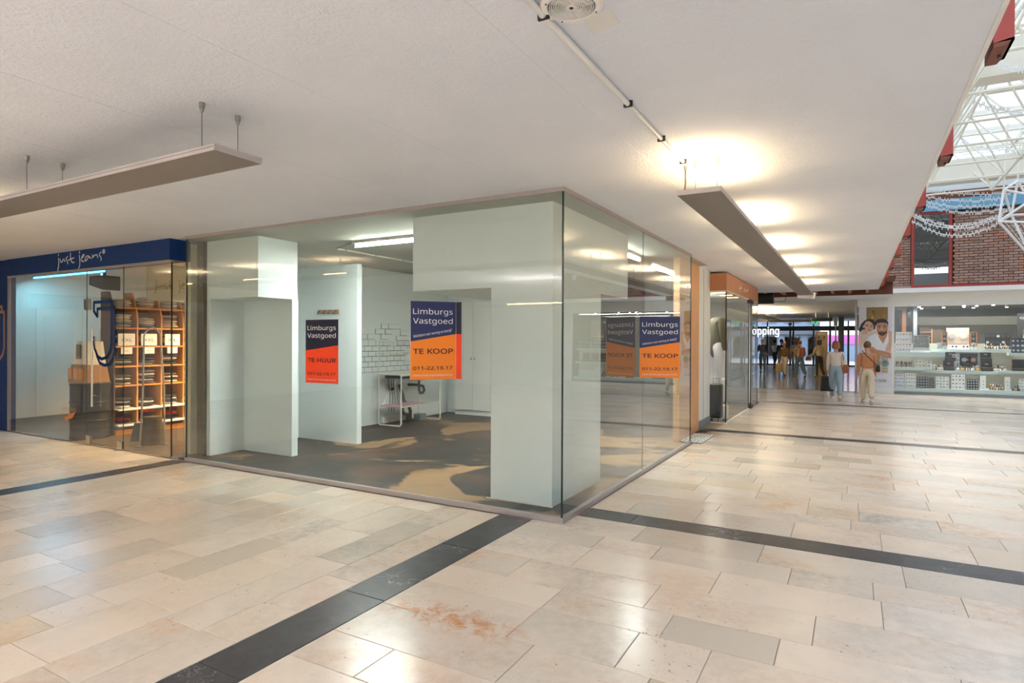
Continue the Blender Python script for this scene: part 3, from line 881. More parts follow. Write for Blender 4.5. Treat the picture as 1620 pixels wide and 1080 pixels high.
def vboard(name, inner, apex, other, z0, H, label):
    inner, apex, other = Vector(inner + (z0,)), Vector(apex + (z0,)), Vector(other + (z0,))
    r = empty(name, (apex.x, apex.y, z0), label, 'sign board')
    return r, inner, apex, other
r, i_, a_, o_ = vboard('estate_board', (-3.335, GY - 0.012), (-3.60, 4.458), (-3.87, GY - 0.012), 1.225, 0.735,
                       'orange and navy TE KOOP board folded out from the front glass')
print_panel(r, a_, i_ - a_, Z3, (i_ - a_).length, 0.735, 'KOOP')
print_panel(r, o_, a_ - o_, Z3, (a_ - o_).length, 0.735, 'KOOP')
MB().prism([(0, 0), (0.06, 0), (0.06, 0.43), (0, 0.43)], i_ + Y3 * 0.006, X3, Z3, Y3 * 0.004).build('board_strip', 'print_red', r)  # narrow strip in darker red and navy along the board's edge
MB().prism([(0, 0.43), (0.06, 0.43), (0.06, 0.735), (0, 0.735)], i_ + Y3 * 0.006, X3, Z3, Y3 * 0.004).build('board_strip', 'print_dark_navy', r)
r, i_, a_, o_ = vboard('estate_board', (GX + 0.012, 6.93), (-1.765, 7.115), (GX + 0.012, 7.30), 1.165, 0.715,
                       'orange and navy TE KOOP board standing off the side glass')
print_panel(r, i_, a_ - i_, Z3, (a_ - i_).length, 0.715, 'KOOP')
print_panel(r, a_, o_ - a_, Z3, (o_ - a_).length, 0.715, 'KOOP')
# ------------------------------------------------------------------ neighbouring jeans shop
JY = 4.835
jf = struct(empty('window_2', (-10.3, JY, 0)))
box('bottom_rail', 'brushed', -12.64, -7.95, JY, JY + 0.03, 0, 0.02, jf)
box('top_rail', 'trim_metal', -12.64, -7.95, JY, JY + 0.04, 2.625, 2.65, jf)
box('side_rail', 'trim_metal', -12.66, -12.63, JY, JY + 0.04, 0, 2.65, jf)
for a, b in ((-12.63, -10.105), (-10.095, -9.112), (-9.102, -7.962)):
    box('pane', 'glass_clear', a, b, JY + 0.008, JY + 0.018, 0.02, 2.625, jf)
box('pane', 'glass_clear', -7.962, -7.952, JY + 0.018, 5.09, 0.02, 2.625, jf)
box('edge_seal', 'black', -7.963, -7.948, JY + 0.006, JY + 0.02, 0.02, 2.625, jf)
for x in (-10.10, -9.107): box('edge_seal', 'dark_edge', x - 0.004, x + 0.004, JY + 0.008, JY + 0.018, 0.02, 2.625, jf)
box('sill', 'grey_base', -7.965, -7.935, JY, 5.10, 0, 0.02, jf)
# door fittings
for x0, x1, z0, z1 in ((-10.16, -10.02, 2.03, 2.19), (-10.09, -9.98, 0.02, 0.14), (-9.24, -9.115, 0.02, 0.12)):
    box('patch_fitting', 'brushed', x0, x1, JY - 0.004, JY + 0.03, z0, z1, jf)
MB().tube([(-9.83, JY - 0.05, 0.59), (-9.83, JY - 0.05, 1.74)], 0.014, 10).build('door_handle', 'brushed', jf, True)
for z in (0.75, 1.58): MB().tube([(-9.83, JY - 0.05, z), (-9.83, JY + 0.008, z)], 0.01, 8).build('handle_post', 'brushed', jf)
# J mark on the glass door: two overlapping outlines
def pxline(pts, sx, sy, ox, oy, Y):
    out = []
    for x, y in pts:
        p = at_y(ox + x / sx, oy + y / sy, Y); out.append((p.x, p.z))
    return out
def glyph(name, strokes, width, m, Y, parent):
    mb = MB()
    for s in strokes: mb.ribbon(s, width, (0, Y, 0), X3, Z3, -Y3, 0.002)
    return mb.build(name, m, parent)
k = 4.909
J1 = [(730, 580), (865, 572), (865, 905), (855, 960), (830, 1005), (790, 1020), (760, 1000), (735, 940), (728, 880), (728, 850)]
J1b = [(730, 580), (730, 650), (757, 690)]
J2 = [(757, 630), (890, 620), (890, 960), (875, 1020), (850, 1060), (810, 1068), (775, 1050), (755, 1000), (745, 960)]
J2b = [(757, 630), (757, 690)]
glyph('j_mark', [pxline(s, k, k, 0, 360, JY) for s in (J1, J1b, J2, J2b)], 0.045, 'blue_fascia', JY, jf)
# blue fascia with the handwritten name
fs = empty('shop_fascia', (-10.3, JY, 2.8), 'deep blue fascia board with white handwritten JUST JEANS lettering', 'fascia')
box('fascia_board', 'blue_fascia', -12.638, -7.95, JY - 0.02, 5.10, 2.652, ZC - 0.002, fs)
box('soffit_strip', 'trim_metal', -12.64, -7.96, JY - 0.015, JY + 0.05, 2.640, 2.652, fs)
K = 16.2
st = [[(205, 195), (205, 235)], [(205, 295), (212, 420), (205, 520), (185, 600), (190, 612)],
      [(245, 315), (258, 390), (290, 400), (325, 330), (345, 320), (355, 360), (380, 380)], [(440, 250), (400, 300), (398, 330), (430, 360), (445, 410), (440, 445)],
      [(510, 165), (515, 320), (545, 395), (580, 412), (605, 400)], [(465, 345), (530, 315), (600, 285)],
      [(745, 120), (738, 170)], [(738, 225), (752, 380), (750, 480), (720, 560)],
      [(800, 290), (845, 260), (865, 210), (840, 200), (800, 270), (785, 330), (805, 370), (850, 382)],
      [(975, 240), (930, 240), (890, 300), (880, 360), (905, 365), (960, 300), (990, 250), (1005, 270), (1040, 300)],
      [(1075, 205), (1080, 285), (1110, 240), (1150, 210), (1190, 210), (1215, 280)], [(1295, 140), (1255, 180), (1250, 215), (1285, 260), (1300, 310), (1290, 350)],
      [(1335, 100), (1340, 160), (1360, 175), (1388, 150), (1388, 95), (1365, 70), (1335, 100)], [(1352, 150), (1352, 100), (1372, 105), (1370, 125), (1355, 130), (1374, 152)]]
for s in st:
    glyph('pen_stroke', [pxline(s, K, K, 80, 390, JY - 0.02)], 0.017, 'print_white', JY - 0.02, fs)
# orange-edged J on the blue wall at the far left
wallj = bpy.data.objects['wall_left']
glyph('j_outline', [pxline([(-40, 615), (15, 615), (15, 640)], k, k, 0, 360, 4.84), pxline([(-45, 655), (32, 655), (32, 930), (22, 985), (0, 1020), (-40, 1025)], k, k, 0, 360, 4.84)], 0.05, 'terracotta', 4.84, wallj)

# interior shell
mat('jeans_wall', (214, 200, 172), 0.8, vary=0.04)
mat('jeans_floor', (78, 64, 52), 0.35, vary=0.2, scale=6)
mat('shelf_wood', (216, 146, 66), 0.45, vary=0.1, scale=4)
struct(box('floor_jeans', 'jeans_floor', -14.5, -7.96, 4.87, 9.0, -0.05, 0.004))
struct(box('ceiling_jeans', 'jeans_wall', -14.5, -7.96, 5.11, 9.0, 2.86, 2.9))
struct(box('wall_jeans_back', 'jeans_wall', -14.5, -7.96, 9.0, 9.1, 0, 2.9))
struct(box('wall_jeans_left', 'jeans_wall', -14.6, -14.5, 4.96, 9.1, 0, 2.9))
struct(box('wall_jeans_right', 'jeans_wall', -8.10, -7.965, 5.12, 9.0, 0, 2.9))
# shelving unit that faces the walkway
SX = -10.6
ys = [5.50, 5.87, 6.28, 6.68, 7.08]
zs = [0.16, 0.42, 0.81, 1.13, 1.46, 1.77, 2.11]
sh = empty('shelving_unit', (SX - 0.2, 5.9, 0), 'warm lit orange wood shelving unit inside the jeans shop', 'shelving')
mat('shelf_back', (96, 66, 40), 0.6, vary=0.15)
box('back_panel', 'shelf_back', SX - 0.42, SX - 0.40, ys[0], ys[-1], 0.1, 2.25, sh)
for y in ys: 
    MB().prism([(0, 0.0), (0.40, 0.0), (0.40, 2.0), (0.25, 2.38), (0, 2.38)], (SX - 0.40, y - 0.012, 0), X3, Z3, Y3 * 0.024).build('upright', 'shelf_wood' if y > 5.6 else 'shelf_back', sh)
for z in zs: box('shelf', 'shelf_wood' if z > 0.6 else 'white_paint', SX - 0.40, SX + (0.02 if z > 0.6 else 0.12), ys[0], ys[-1], z - 0.012, z + 0.012, sh)
box('plinth', 'shelf_wood', SX - 0.4, SX + 0.05, ys[0], ys[-1], 0.004, 0.085, sh)
G = [('pale', (214, 208, 196)), ('charcoal', (48, 48, 52)), ('olive', (86, 84, 66)), ('navy', (38, 44, 62)), ('cream', (226, 214, 190)), ('red', (190, 30, 36)), ('grey', (128, 126, 124)), ('brown', (98, 76, 60))]
for n_, c_ in G: mat('cloth_' + n_, c_, 0.9, vary=0.12, scale=30, bump=0.2, bscale=120)
BAY = ['first bay', 'second bay', 'third bay', 'fourth bay', 'last bay']
ROW = ['lowest white shelf', 'second lowest shelf', 'shelf below the middle', 'middle shelf', 'shelf with size cards', 'highest filled shelf', 'top shelf']
R = random.Random(40)
plan = {6: ['pale', 'pale', 'cream'], 5: ['pale', 'grey', 'pale', 'cream'], 4: ['pale', 'charcoal', 'grey', 'pale'], 3: ['charcoal', 'pale', 'olive'], 2: ['cream', 'brown', 'pale', 'olive'], 1: ['pale', 'charcoal'], 0: ['charcoal', 'red', 'navy']}
for r in range(7):
    for b in range(4):
        base = plan[r]; cols = [base[(i + b) % len(base)] for i in range((4 if r in (5, 4, 2) else 3) + (r + b) % 2)]
        yc = (ys[b] + ys[b + 1]) / 2
        e = empty('folded_clothes', (SX - 0.16, yc, zs[r] + 0.012), 'stack of folded %s clothes on the %s, %s' % (cols[-1], ROW[r], BAY[b]), 'clothes', 'folded clothes in the jeans shop')
        z = zs[r] + 0.012
        for c in cols:
            t = R.uniform(0.022, 0.034)
            MB().ell((SX - 0.15 + R.uniform(-.01, .02), yc + R.uniform(-.015, .015), z + t), (0.17, 0.135 + R.uniform(-.01, .01), t), 14, 6).build('folded_garment', 'cloth_' + c, e, True)
            z += t * 1.55
# size cards hung over the stacks
for i, (b, z, s) in enumerate(((0, 1.68, 'XXL'), (1, 1.68, 'XXL'), (2, 1.68, 'XL'))):
    e = empty('size_card', (SX + 0.03, (ys[b] + ys[b + 1]) / 2, z), 'white card printed %s hanging over the %s' % (s, BAY[b]), 'size card')
    y0 = ys[b] + 0.04
    box('card', 'print_white', SX + 0.03, SX + 0.033, y0, y0 + 0.27, z - 0.20, z, e)
    text(e, s, 'black', (SX + 0.033, y0 + 0.045, z - 0.13), Y3, Z3, width=0.18, height=0.075)
for b in range(3):
    e = empty('size_card', (SX + 0.03, (ys[b] + ys[b + 1]) / 2, 1.3), 'small white price card on the middle shelf edge, %s' % BAY[b], 'size card')
    box('card', 'print_white', SX + 0.022, SX + 0.025, ys[b] + 0.09, ys[b] + 0.27, 1.34, 1.45, e)
    text(e, 'XL', 'grey_base', (SX + 0.025, ys[b] + 0.13, 1.38), Y3, Z3, width=0.09, height=0.04)
# hanging grey banner with the name again
bn = empty('hanging_banner', (-10.2, 6.3, 2.2), 'grey hanging banner with the shop name in thin script', 'banner')
box('sheet', 'grey_base', -10.21, -10.20, 5.80, 7.0, 2.23, 2.86, bn)
for s in st[:12]:
    p2 = [(5.93 + (x - 185) / 1190 * 0.90, 2.45 + (420 - y) / 420 * 0.22) for x, y in s]
    MB().ribbon(p2, 0.010, (-10.20, 0, 0), Y3, Z3, X3, 0.002).build('pen_stroke', 'black', bn)
# oil drum with glass top, carton and display block on it
dr = empty('oil_drum', (-10.75, 5.30, 0), 'black oil drum with an orange eagle print standing inside the glass door', 'barrel')
prof = [(0.0, 0.01), (0.28, 0.01), (0.285, 0.03), (0.275, 0.06), (0.275, 0.28), (0.288, 0.295), (0.275, 0.31), (0.275, 0.57), (0.288, 0.585), (0.275, 0.60), (0.275, 0.85), (0.285, 0.87), (0.275, 0.88), (0.0, 0.87)]
MB().lathe(prof, (-10.72, 5.20, 0), 36, cap=False).build('drum', 'black', dr, True)
MB().lathe([(0.30, 0.885), (0.30, 0.90)], (-10.72, 5.20, 0), 36).build('glass_top', 'glass_clear', dr)
text(dr, 'LEGEND', 'print_orange', (-10.95, 4.905, 0.46), X3, Z3, width=0.42, height=0.075)
MB().prism([(0, 0.06), (0.1, 0.03), (0.2, 0.09), (0.4, 0.13), (0.3, 0.03), (0.16, 0.0), (0.13, -0.03), (0.08, 0.0)], (-10.95, 4.908, 0.32), X3, Z3, -Y3 * 0.003).build('eagle_print', 'print_orange', dr)
mat('kraft', (166, 118, 70), 0.8, vary=0.1)
ct = empty('carton', (-10.75, 5.3, 0.9), 'brown cardboard carton standing on the black oil drum', 'box')
MB().hexa([(-11.0, 5.0, 0.9), (-10.45, 5.0, 0.9), (-10.45, 5.36, 0.9), (-11.0, 5.36, 0.9), (-10.95, 5.03, 1.18), (-10.5, 5.03, 1.18), (-10.5, 5.33, 1.18), (-10.95, 5.33, 1.18)]).build('carton_body', 'kraft', ct)
for k in range(3): MB().box(-10.98 + .17 * k, -10.86 + .17 * k, 4.99, 5.01, 0.95, 1.12).build('folded_flap', 'shelf_wood', ct)
cb = empty('display_block', (-10.75, 5.3, 1.18), 'cream display block with a small black and red card above the carton', 'display')
MB().hexa([(-10.94, 5.05, 1.18), (-10.5, 5.05, 1.18), (-10.5, 5.32, 1.18), (-10.94, 5.32, 1.18), (-10.88, 5.08, 1.55), (-10.55, 5.08, 1.55), (-10.55, 5.3, 1.55), (-10.88, 5.3, 1.55)]).build('block', 'cream_paint', cb)
box('card', 'black', -10.84, -10.70, 5.045, 5.05, 1.27, 1.50, cb)
box('card_foot', 'red_paint', -10.84, -10.70, 5.042, 5.046, 1.27, 1.31, cb)
# chrome arch stand and dark stool in the window
ar = empty('arch_stand', (-9.1, 5.25, 0), 'tall chrome arched floor stand behind the jeans shop glass', 'stand')
pts = [(-9.18, 5.12, 0.02)] + [(-9.16 + 0.02, 5.12 + 0.02, 0.9)] + [(-9.1 + 0.0, 5.25 - 0.12 * math.cos(t), 1.62 + 0.14 * math.sin(t)) for t in [i * math.pi / 8 for i in range(9)]] + [(-9.04, 5.39, 0.9), (-9.03, 5.40, 0.02)]
MB().tube(pts, 0.013, 8).build('arch_tube', 'brushed', ar, True)
MB().tube([(-9.16, 5.13, 0.55), (-9.04, 5.39, 0.55)], 0.009, 8).build('cross_tube', 'brushed', ar)
for p in ((-9.18, 5.12), (-9.03, 5.40)): MB().lathe([(0.05, 0.004), (0.05, 0.02), (0.02, 0.03)], (p[0], p[1], 0), 14).build('foot', 'brushed', ar)
sl = empty('stool', (-9.25, 5.30, 0), 'dark woven tapered stool under the chrome arch', 'stool')
MB().lathe([(0.17, 0.004), (0.165, 0.1), (0.13, 0.36), (0.115, 0.42), (0.0, 0.43)], (-9.27, 5.36, 0), 20, cap=False).build('stool_body', 'brown_wall', sl, True)
# projector and blue light strip
pj = empty('projector', (-11.2, 5.9, 2.55), 'black ceiling loudspeaker box inside the jeans shop', 'speaker')
a = at_y(141, 437, 5.8); b = at_y(162, 458, 5.8)
MB().hexa([(a.x, 5.8, b.z + .1), (b.x, 5.8, b.z), (b.x, 6.1, b.z), (a.x, 6.1, b.z + .1), (a.x, 5.8, a.z), (b.x, 5.8, a.z), (b.x, 6.1, a.z), (a.x, 6.1, a.z)]).build('casing', 'black', pj)
box('bracket', 'dark_steel', (a.x + b.x) / 2 - .03, (a.x + b.x) / 2 + .03, 5.9, 5.96, a.z, 2.86, pj)
ld = empty('light_strip', (-13, 5.9, 2.8), 'glowing blue light strip under the jeans shop ceiling', 'light strip')
MB().tube([(-14.3, 5.9, 2.80), (-11.7, 5.9, 2.80)], 0.015, 8).build('glow_tube', 'led_blue', ld)
box('channel', 'white_paint', -14.3, -11.7, 5.88, 5.92, 2.815, 2.86, ld)
area('blue_glow', (-13, 5.86, 2.76), 2.4, 14, (0.2, 0.6, 1.0), (0.3, 0, 0), sizey=0.05)
for x, y in ((-9.3, 6.7), (-8.8, 7.8), (-11.6, 7.4)):
    t = empty('ceiling_lamp', (x, y, 2.8), 'warm tube lamp on the jeans shop ceiling, %s' % {6.7: 'nearest the shelving', 7.8: 'in the back right corner', 7.4: 'towards the back left'}[y], 'lamp')
    box('housing', 'white_paint', x - 0.4, x + 0.4, y - 0.03, y + 0.03, 2.82, 2.86, t)
    MB().tube([(x - 0.38, y, 2.80), (x + 0.38, y, 2.80)], 0.015, 8).build('tube', 'warm_tube', t)
    area('jeans_light', (x, y, 2.77), 0.7, 22, (1.0, 0.78, 0.48), sizey=0.1, spread=2.0)
fd = tag(MB().hexa([at_z(195, 700) + Vector((0, .1, 0)), at_z(212, 700) + Vector((0, .1, 0)), at_z(212, 700) + Vector((0, .13, 0)), at_z(195, 700) + Vector((0, .13, 0)),
     at_z(195, 700) + Vector((0, .16, .28)), at_z(212, 700) + Vector((0, .16, .28)), at_z(212, 700) + Vector((0, .19, .28)), at_z(195, 700) + Vector((0, .19, .28))]).build('floor_sign', 'black'), 'small black sign with white print leaning inside the glass', 'sign')

# shop doors and a brown pillar on the side wall, mirrored in the jeans shop glass
mat('mesh_white_pane', (214, 226, 236), 0.2)
mat('pillar_brown', (150, 122, 98), 0.6)
dd = struct(empty('door_2', (-14.48, 2.5, 0)))
for y in (1.2, 2.05, 2.9):
    box('leaf', 'white_paint', -14.48, -14.44, y, y + 0.78, 0.02, 2.2, dd)
    box('pane', 'mesh_white_pane', -14.44, -14.43, y + 0.12, y + 0.66, 0.3, 2.05, dd)
box('lintel', 'grey_base', -14.5, -14.42, 1.1, 3.8, 2.2, 2.5, dd)
struct(box('column_2', 'pillar_brown', -14.5, -14.2, 0.1, 0.7, 0, ZC))
# ------------------------------------------------------------------ boutique with a terracotta fascia
bq = struct(empty('window_3', (-2.16, 14, 0)))
box('sill', 'cream_paint', -2.47, -2.14, 12.20, 12.24, 0, 0.03, bq)
box('sill', 'cream_paint', -2.18, -2.14, 12.24, 15.1, 0, 0.03, bq)
box('pane', 'glass_clear', -2.46, -2.165, 12.215, 12.225, 0.03, 2.56, bq)
box('pane', 'glass_clear', -2.165, -2.155, 12.23, 15.05, 0.03, 2.56, bq)
box('pane', 'glass_clear', -2.165, -2.155, 15.42, 16.50, 0.03, 2.56, bq)
box('edge_seal', 'black', -2.172, -2.152, 12.212, 12.232, 0.03, 2.56, bq)
box('edge_seal', 'black', -2.17, -2.15, 15.40, 15.42, 0.0, 2.56, bq)
box('edge_seal', 'dark_edge', -2.17, -2.15, 15.05, 15.07, 0.0, 2.56, bq)
box('edge_seal', 'dark_edge', -2.17, -2.15, 16.49, 16.51, 0.0, 2.56, bq)
box('door_patch', 'dark_steel', -2.19, -2.13, 15.3, 15.62, 0.0, 0.08, bq)
box('door_patch', 'dark_steel', -2.19, -2.13, 15.0, 15.6, 2.48, 2.57, bq)
bf = empty('shop_fascia', (-2.3, 14.3, 2.7), 'terracotta fascia over the boutique with a thin white script name', 'fascia')
box('fascia_board', 'terracotta', -2.49, -2.15, 12.19, 16.54, 2.57, 2.905, bf)
box('soffit', 'cream_paint', -2.49, -2.15, 12.20, 16.54, 2.555, 2.57, bf)
sc = 18.0
for s in ([(875, 600), (885, 650), (905, 680), (925, 620)], [(945, 525), (935, 600), (925, 680), (930, 740)], [(905, 640), (965, 640)], [(960, 735), (966, 742)],
          [(1040, 655), (1018, 700), (1030, 745), (1055, 720), (1050, 680), (1035, 655)], [(1070, 680), (1080, 740), (1090, 700), (1105, 690)], [(1105, 710), (1125, 690), (1110, 730), (1135, 740)], [(1150, 640), (1138, 700), (1130, 755)]):
    pts = [at_x(1120 + x / sc, 420 + y / sc, -2.15) for x, y in s]
    MB().ribbon([(p.y, p.z) for p in pts], 0.016, (-2.15, 0, 0), Y3, Z3, X3, 0.003).build('pen_stroke', 'print_white', bf)
struct(box('floor_boutique', 'dark_steel', -6.0, -2.17, 12.24, 17.0, -0.05, 0.02))
struct(box('ceiling_boutique', 'plaster', -6.0, -2.5, 12.24, 17.0, 2.6, 2.63))
struct(box('wall_boutique_back', 'plaster_white', -6.1, -6.0, 11.2, 17.1, 0, ZC))
struct(box('wall_boutique_front', 'plaster_white', -6.0, -2.62, 11.16, 11.24, 0, ZC))
struct(box('wall_boutique_end', 'plaster_white', -6.0, -2.3, 16.55, 16.65, 0, 2.6))
dp = empty('display_screen', (-3.0, 13.6, 0), 'tall grey and white display partition behind the mannequin', 'partition')
box('screen_panel', 'grey_base', -3.25, -3.17, 12.5, 14.2, 0.02, 2.0, dp)
box('white_panel', 'plaster_white', -3.16, -3.10, 12.5, 14.2, 2.0, 2.6, dp)
for k in range(3):
    y = 12.5 + 0.75 * k
    t = empty('ceiling_lamp', (-2.35, y, 2.54), 'narrow warm light bar under the boutique soffit, %s' % ['at the glass corner', 'second from the glass corner', 'third from the glass corner'][k], 'lamp')
    box('light_bar', 'warm_tube', -2.47, -2.22, y - 0.02, y + 0.02, 2.545, 2.555, t)
    box('light_frame', 'white_paint', -2.48, -2.21, y - 0.03, y + 0.03, 2.550, 2.556, t)
area('boutique_light', (-2.9, 13.4, 2.5), 0.6, 14, (1, 0.92, 0.8), sizey=2.0)
tbq = empty('display_table', (-2.9, 14.8, 0), 'low white boutique table with folded grey clothes', 'table')
box('table_top', 'white_paint', -3.3, -2.6, 14.45, 15.0, 0.68, 0.72, tbq)
for x in (-3.27, -2.66):
    for y in (14.48, 14.94): box('leg', 'white_paint', x, x + 0.04, y, y + 0.04, 0.02, 0.68, tbq)
sw = empty('suitcase', (-2.36, 12.5, 0.02), 'dark grey upright suitcase at the foot of the mannequin', 'suitcase')
box('shell', 'dark_steel', -2.50, -2.28, 12.36, 12.62, 0.08, 0.75, sw, bevel=0.03)
for x in (-2.46, -2.32): MB().lathe([(0.025, -0.012), (0.025, 0.012)], (x, 12.4, 0.045), 10, 'x').build('wheel', 'black', sw)
MB().tube([(-2.45, 12.5, 0.75), (-2.45, 12.5, 0.86), (-2.33, 12.5, 0.86), (-2.33, 12.5, 0.75)], 0.01, 8).build('handle', 'steel', sw)
sp = empty('sandals', (-2.3, 12.32, 0.02), 'pair of pale sandals on the boutique window floor', 'shoes')
for k in range(2):
    MB().prism([(0, 0), (0.02, .035), (.12, .04), (.2, .045), (.24, .02), (.24, -.02), (.2, -.045), (.12, -.035), (.02, -.03)], (-2.44 + 0.03 * k, 12.28 + 0.055 * k, 0.02), X3, Y3 * 0.5, Z3 * 0.02).build('sole', 'joist_wood', sp)
    for j in (0.06, 0.15): MB().tube([(-2.44 + 0.03 * k + j, 12.262 + 0.055 * k, 0.04), (-2.44 + 0.03 * k + j, 12.28 + 0.055 * k, 0.075), (-2.44 + 0.03 * k + j, 12.298 + 0.055 * k, 0.04)], 0.008, 6).build('strap', 'cream_paint', sp)

# ------------------------------------------------------------------ corridor to the street
wc = struct(empty('wall_corridor_right', (0.15, 33, 0)))
box('upper_wall', 'plaster', 0.06, 0.5, 22.12, 44, 2.45, 2.9, wc)
box('corner_post', 'trim_metal', 0.0, 0.06, 22.02, 22.12, 0, 2.9, wc)
for k in range(6):
    y0 = 22.15 + 3.6 * k
    box('pane', 'glass', 0.06, 0.07, y0, y0 + 3.55, 0.05, 2.45, wc)
    box('mullion', 'trim_metal', 0.04, 0.09, y0 + 3.55, y0 + 3.60, 0, 2.45, wc)
box('shop_backdrop', 'grey_base', 1.6, 1.7, 22.9, 44, 0, 2.9, wc)
struct(box('wall_corridor_left', 'plaster', -9.1, -9.0, 17, 46, 0, 3.1))
struct(box('wall_boutique_side', 'plaster', -9, -2.4, 16.66, 17.1, 0, ZC))
co = struct(empty('column_1', (-0.5, 38, 0)))
c0, c1 = at_y(1326, 560, 36), at_y(1335, 560, 36)
box('shaft', 'grey_base', c0.x, c1.x, 36, 36.35, 0, 2.9, co)
EY = 44.0
mat('door_frame', (46, 46, 50), 0.4, metal=0.3)
en = struct(empty('door_1', (-3, EY, 0)))
zt = at_y(1250, 516, EY).z; zt2 = at_y(1250, 523, EY).z
box('header', 'door_frame', -8.9, 1.0, EY, EY + 0.2, zt2, zt, en)
box('threshold', 'door_frame', -8.9, 1.0, EY, EY + 0.2, 0, 0.09, en)
box('transom_bar', 'door_frame', -8.9, 1.0, EY, EY + 0.15, at_y(1250, 508, EY).z, 3.1, en)
for x in (1214, 1250, 1255, 1287, 1342, 1180, 1313):
    p = at_y(x, 540, EY)
    box('jamb', 'door_frame', p.x - 0.05, p.x + 0.06, EY, EY + 0.15, 0, zt2, en)
    box('upper_jamb', 'door_frame', p.x - 0.04, p.x + 0.04, EY, EY + 0.12, zt, 3.0, en)
xs_ = [at_y(x, 540, EY).x for x in (1180, 1214, 1250, 1287, 1313, 1342)]
for a, b in zip(xs_[:-1], xs_[1:]):
    box('pane', 'glass_clear', a + 0.06, b - 0.05, EY + 0.05, EY + 0.06, 0.09, zt2, en)
a = at_y(1232.5, 530, EY - 0.05)
text(en, 'shopping', 'lit_letter', (at_y(1176, 528, EY - .05).x, EY - 0.06, at_y(1200, 529, EY).z), X3, Z3, width=a.x - at_y(1176, 528, EY - .05).x, height=0.75, thick=0.005)
# things hung and standing in the corridor
def px_box(name, m, x0, y0, x1, y1, Y, depth, parent=None, **kw):
    a, b = at_y(x0, y1, Y), at_y(x1, y0, Y)
    return box(name, m, a.x, b.x, Y, Y + depth, a.z, b.z, parent, **kw)
e = empty('exit_sign', at_y(1289, 510, 40), 'green emergency exit sign above the street doors', 'sign')
mat('exit_green', (40, 150, 80), 0.4, emit=(40, 190, 90), estr=0.3)
px_box('sign_box', 'exit_green', 1285, 507.5, 1294, 512, 40, 0.08, e)
p = at_y(1289.5, 507.5, 40.04); MB().tube([(p.x, 40.04, p.z), (p.x, 40.04, 2.9)], 0.012, 6).build('rod', 'steel', e)
px_box('running_figure', 'print_white', 1288.5, 508.3, 1290.5, 511.3, 39.99, 0.01, e)
e = empty('round_sign', at_y(1250, 512, 42), 'small round white no entry sticker on the door header', 'sign')
c = at_y(1250, 512.5, 43.9)
MB().lathe([(0.13, 0), (0.13, -0.02)], (c.x, 43.95, c.z), 20, 'y').build('disc', 'print_white', e)
MB().lathe([(0.085, 0), (0.085, -0.03)], (c.x, 43.95, c.z), 20, 'y').build('inner_disc', 'dark_steel', e)
for nm, lab, x0, y0, x1, y1 in (('overhead_screen', 'dark overhead unit right of the exit sign', 1284, 502, 1317, 508), ('overhead_screen', 'dark overhead unit near the boutique glass', 1198, 504, 1216, 509)):
    e = empty(nm, at_y(x0, y0, 31), lab, 'overhead unit')
    px_box('casing', 'door_frame', x0, y0, x1, y1, 31, 0.3, e)
    px_box('end_cap', 'white_paint', x0 - 1, y0, x0, y1, 31, 0.3, e)
    for k in (0.2, 0.8):
        p = at_y(x0 + (x1 - x0) * k, y0, 31.1); MB().tube([(p.x, 31.1, p.z), (p.x, 31.1, 2.9)], 0.012, 6).build('rod', 'steel', e)
e = empty('air_curtain', at_y(1250, 505, 42), 'long pale air curtain over the street doors', 'air curtain')
px_box('casing', 'cream_paint', 1217, 505, 1284, 509.5, 37, 0.35, e)
px_box('slot', 'grey_base', 1218, 508.2, 1283, 509, 36.99, 0.02, e)
for k in range(2):
    p = at_y(1225 + 50 * k, 505, 37.1); MB().tube([(p.x, 37.1, p.z), (p.x, 37.1, 2.9)], 0.015, 6).build('rod', 'steel', e)
e = empty('sign_post', (at_y(1323, 560, 34).x, 34, 0), 'white sign board on a thin post beside the column', 'sign')
px_box('board', 'print_white', 1319, 501, 1325, 515, 34, 0.03, e)
p = at_y(1322, 540, 34.02); MB().tube([(p.x, 34.05, 0.0), (p.x, 34.05, 2.5)], 0.03, 8).build('post', 'steel', e)
box('foot', 'steel', p.x - 0.2, p.x + 0.2, 33.9, 34.2, 0, 0.02, e)
mat('totem_wood', (160, 134, 104), 0.6, vary=0.12, scale=6)
e = empty('info_totem', (at_y(1300, 600, 32).x, 32, 0), 'tall tan information totem near the street doors', 'totem')
px_box('panel', 'totem_wood', 1290.5, 524.5, 1309, 596, 32, 0.15, e)
px_box('light_bar', 'print_white', 1293, 528, 1307, 529, 31.99, 0.02, e)
for k in range(6): px_box('notice', 'grey_base' if k % 2 else 'brown_wall', 1294 + (k % 3) * 4.2, 532 + (k // 3) * 5, 1297 + (k % 3) * 4.2, 535 + (k // 3) * 5, 31.99, 0.012, e)
e = empty('air_duct', at_z(1205, 470, 2.9), 'short grey duct end hanging at the opened ceiling', 'duct')
q = at_y(1206, 470, 18.9)
MB().lathe([(0.17, -0.35), (0.2, -0.1), (0.2, 0.3)], (q.x, 18.9, q.z), 16, 'x').build('duct_body', 'dark_steel', e, True)
MB().tube([(q.x + .3, 18.9, q.z - .14), (q.x + .6, 18.9, q.z - .14), (q.x + .62, 18.9, q.z)], 0.008, 6).build('wire_loop', 'dark_steel', e)
MB().tube([(q.x - .1, 18.9, q.z + .18), (q.x - .1, 18.9, 3.22)], 0.012, 6).build('hanger', 'steel', e)
e = empty('white_cover', at_y(1277, 467, 15.1), 'crumpled white cover wrapped round the far lamp end', 'cover')
MB().obox((-0.96, 15.28, 2.635), (0.36, 0.16, 0.14), Matrix.Rotation(0.1, 3, 'Y')).build('wrap', 'print_white', e)
MB().obox((-0.80, 15.30, 2.61), (0.06, 0.12, 0.16)).build('loose_fold', 'grey_base', e)

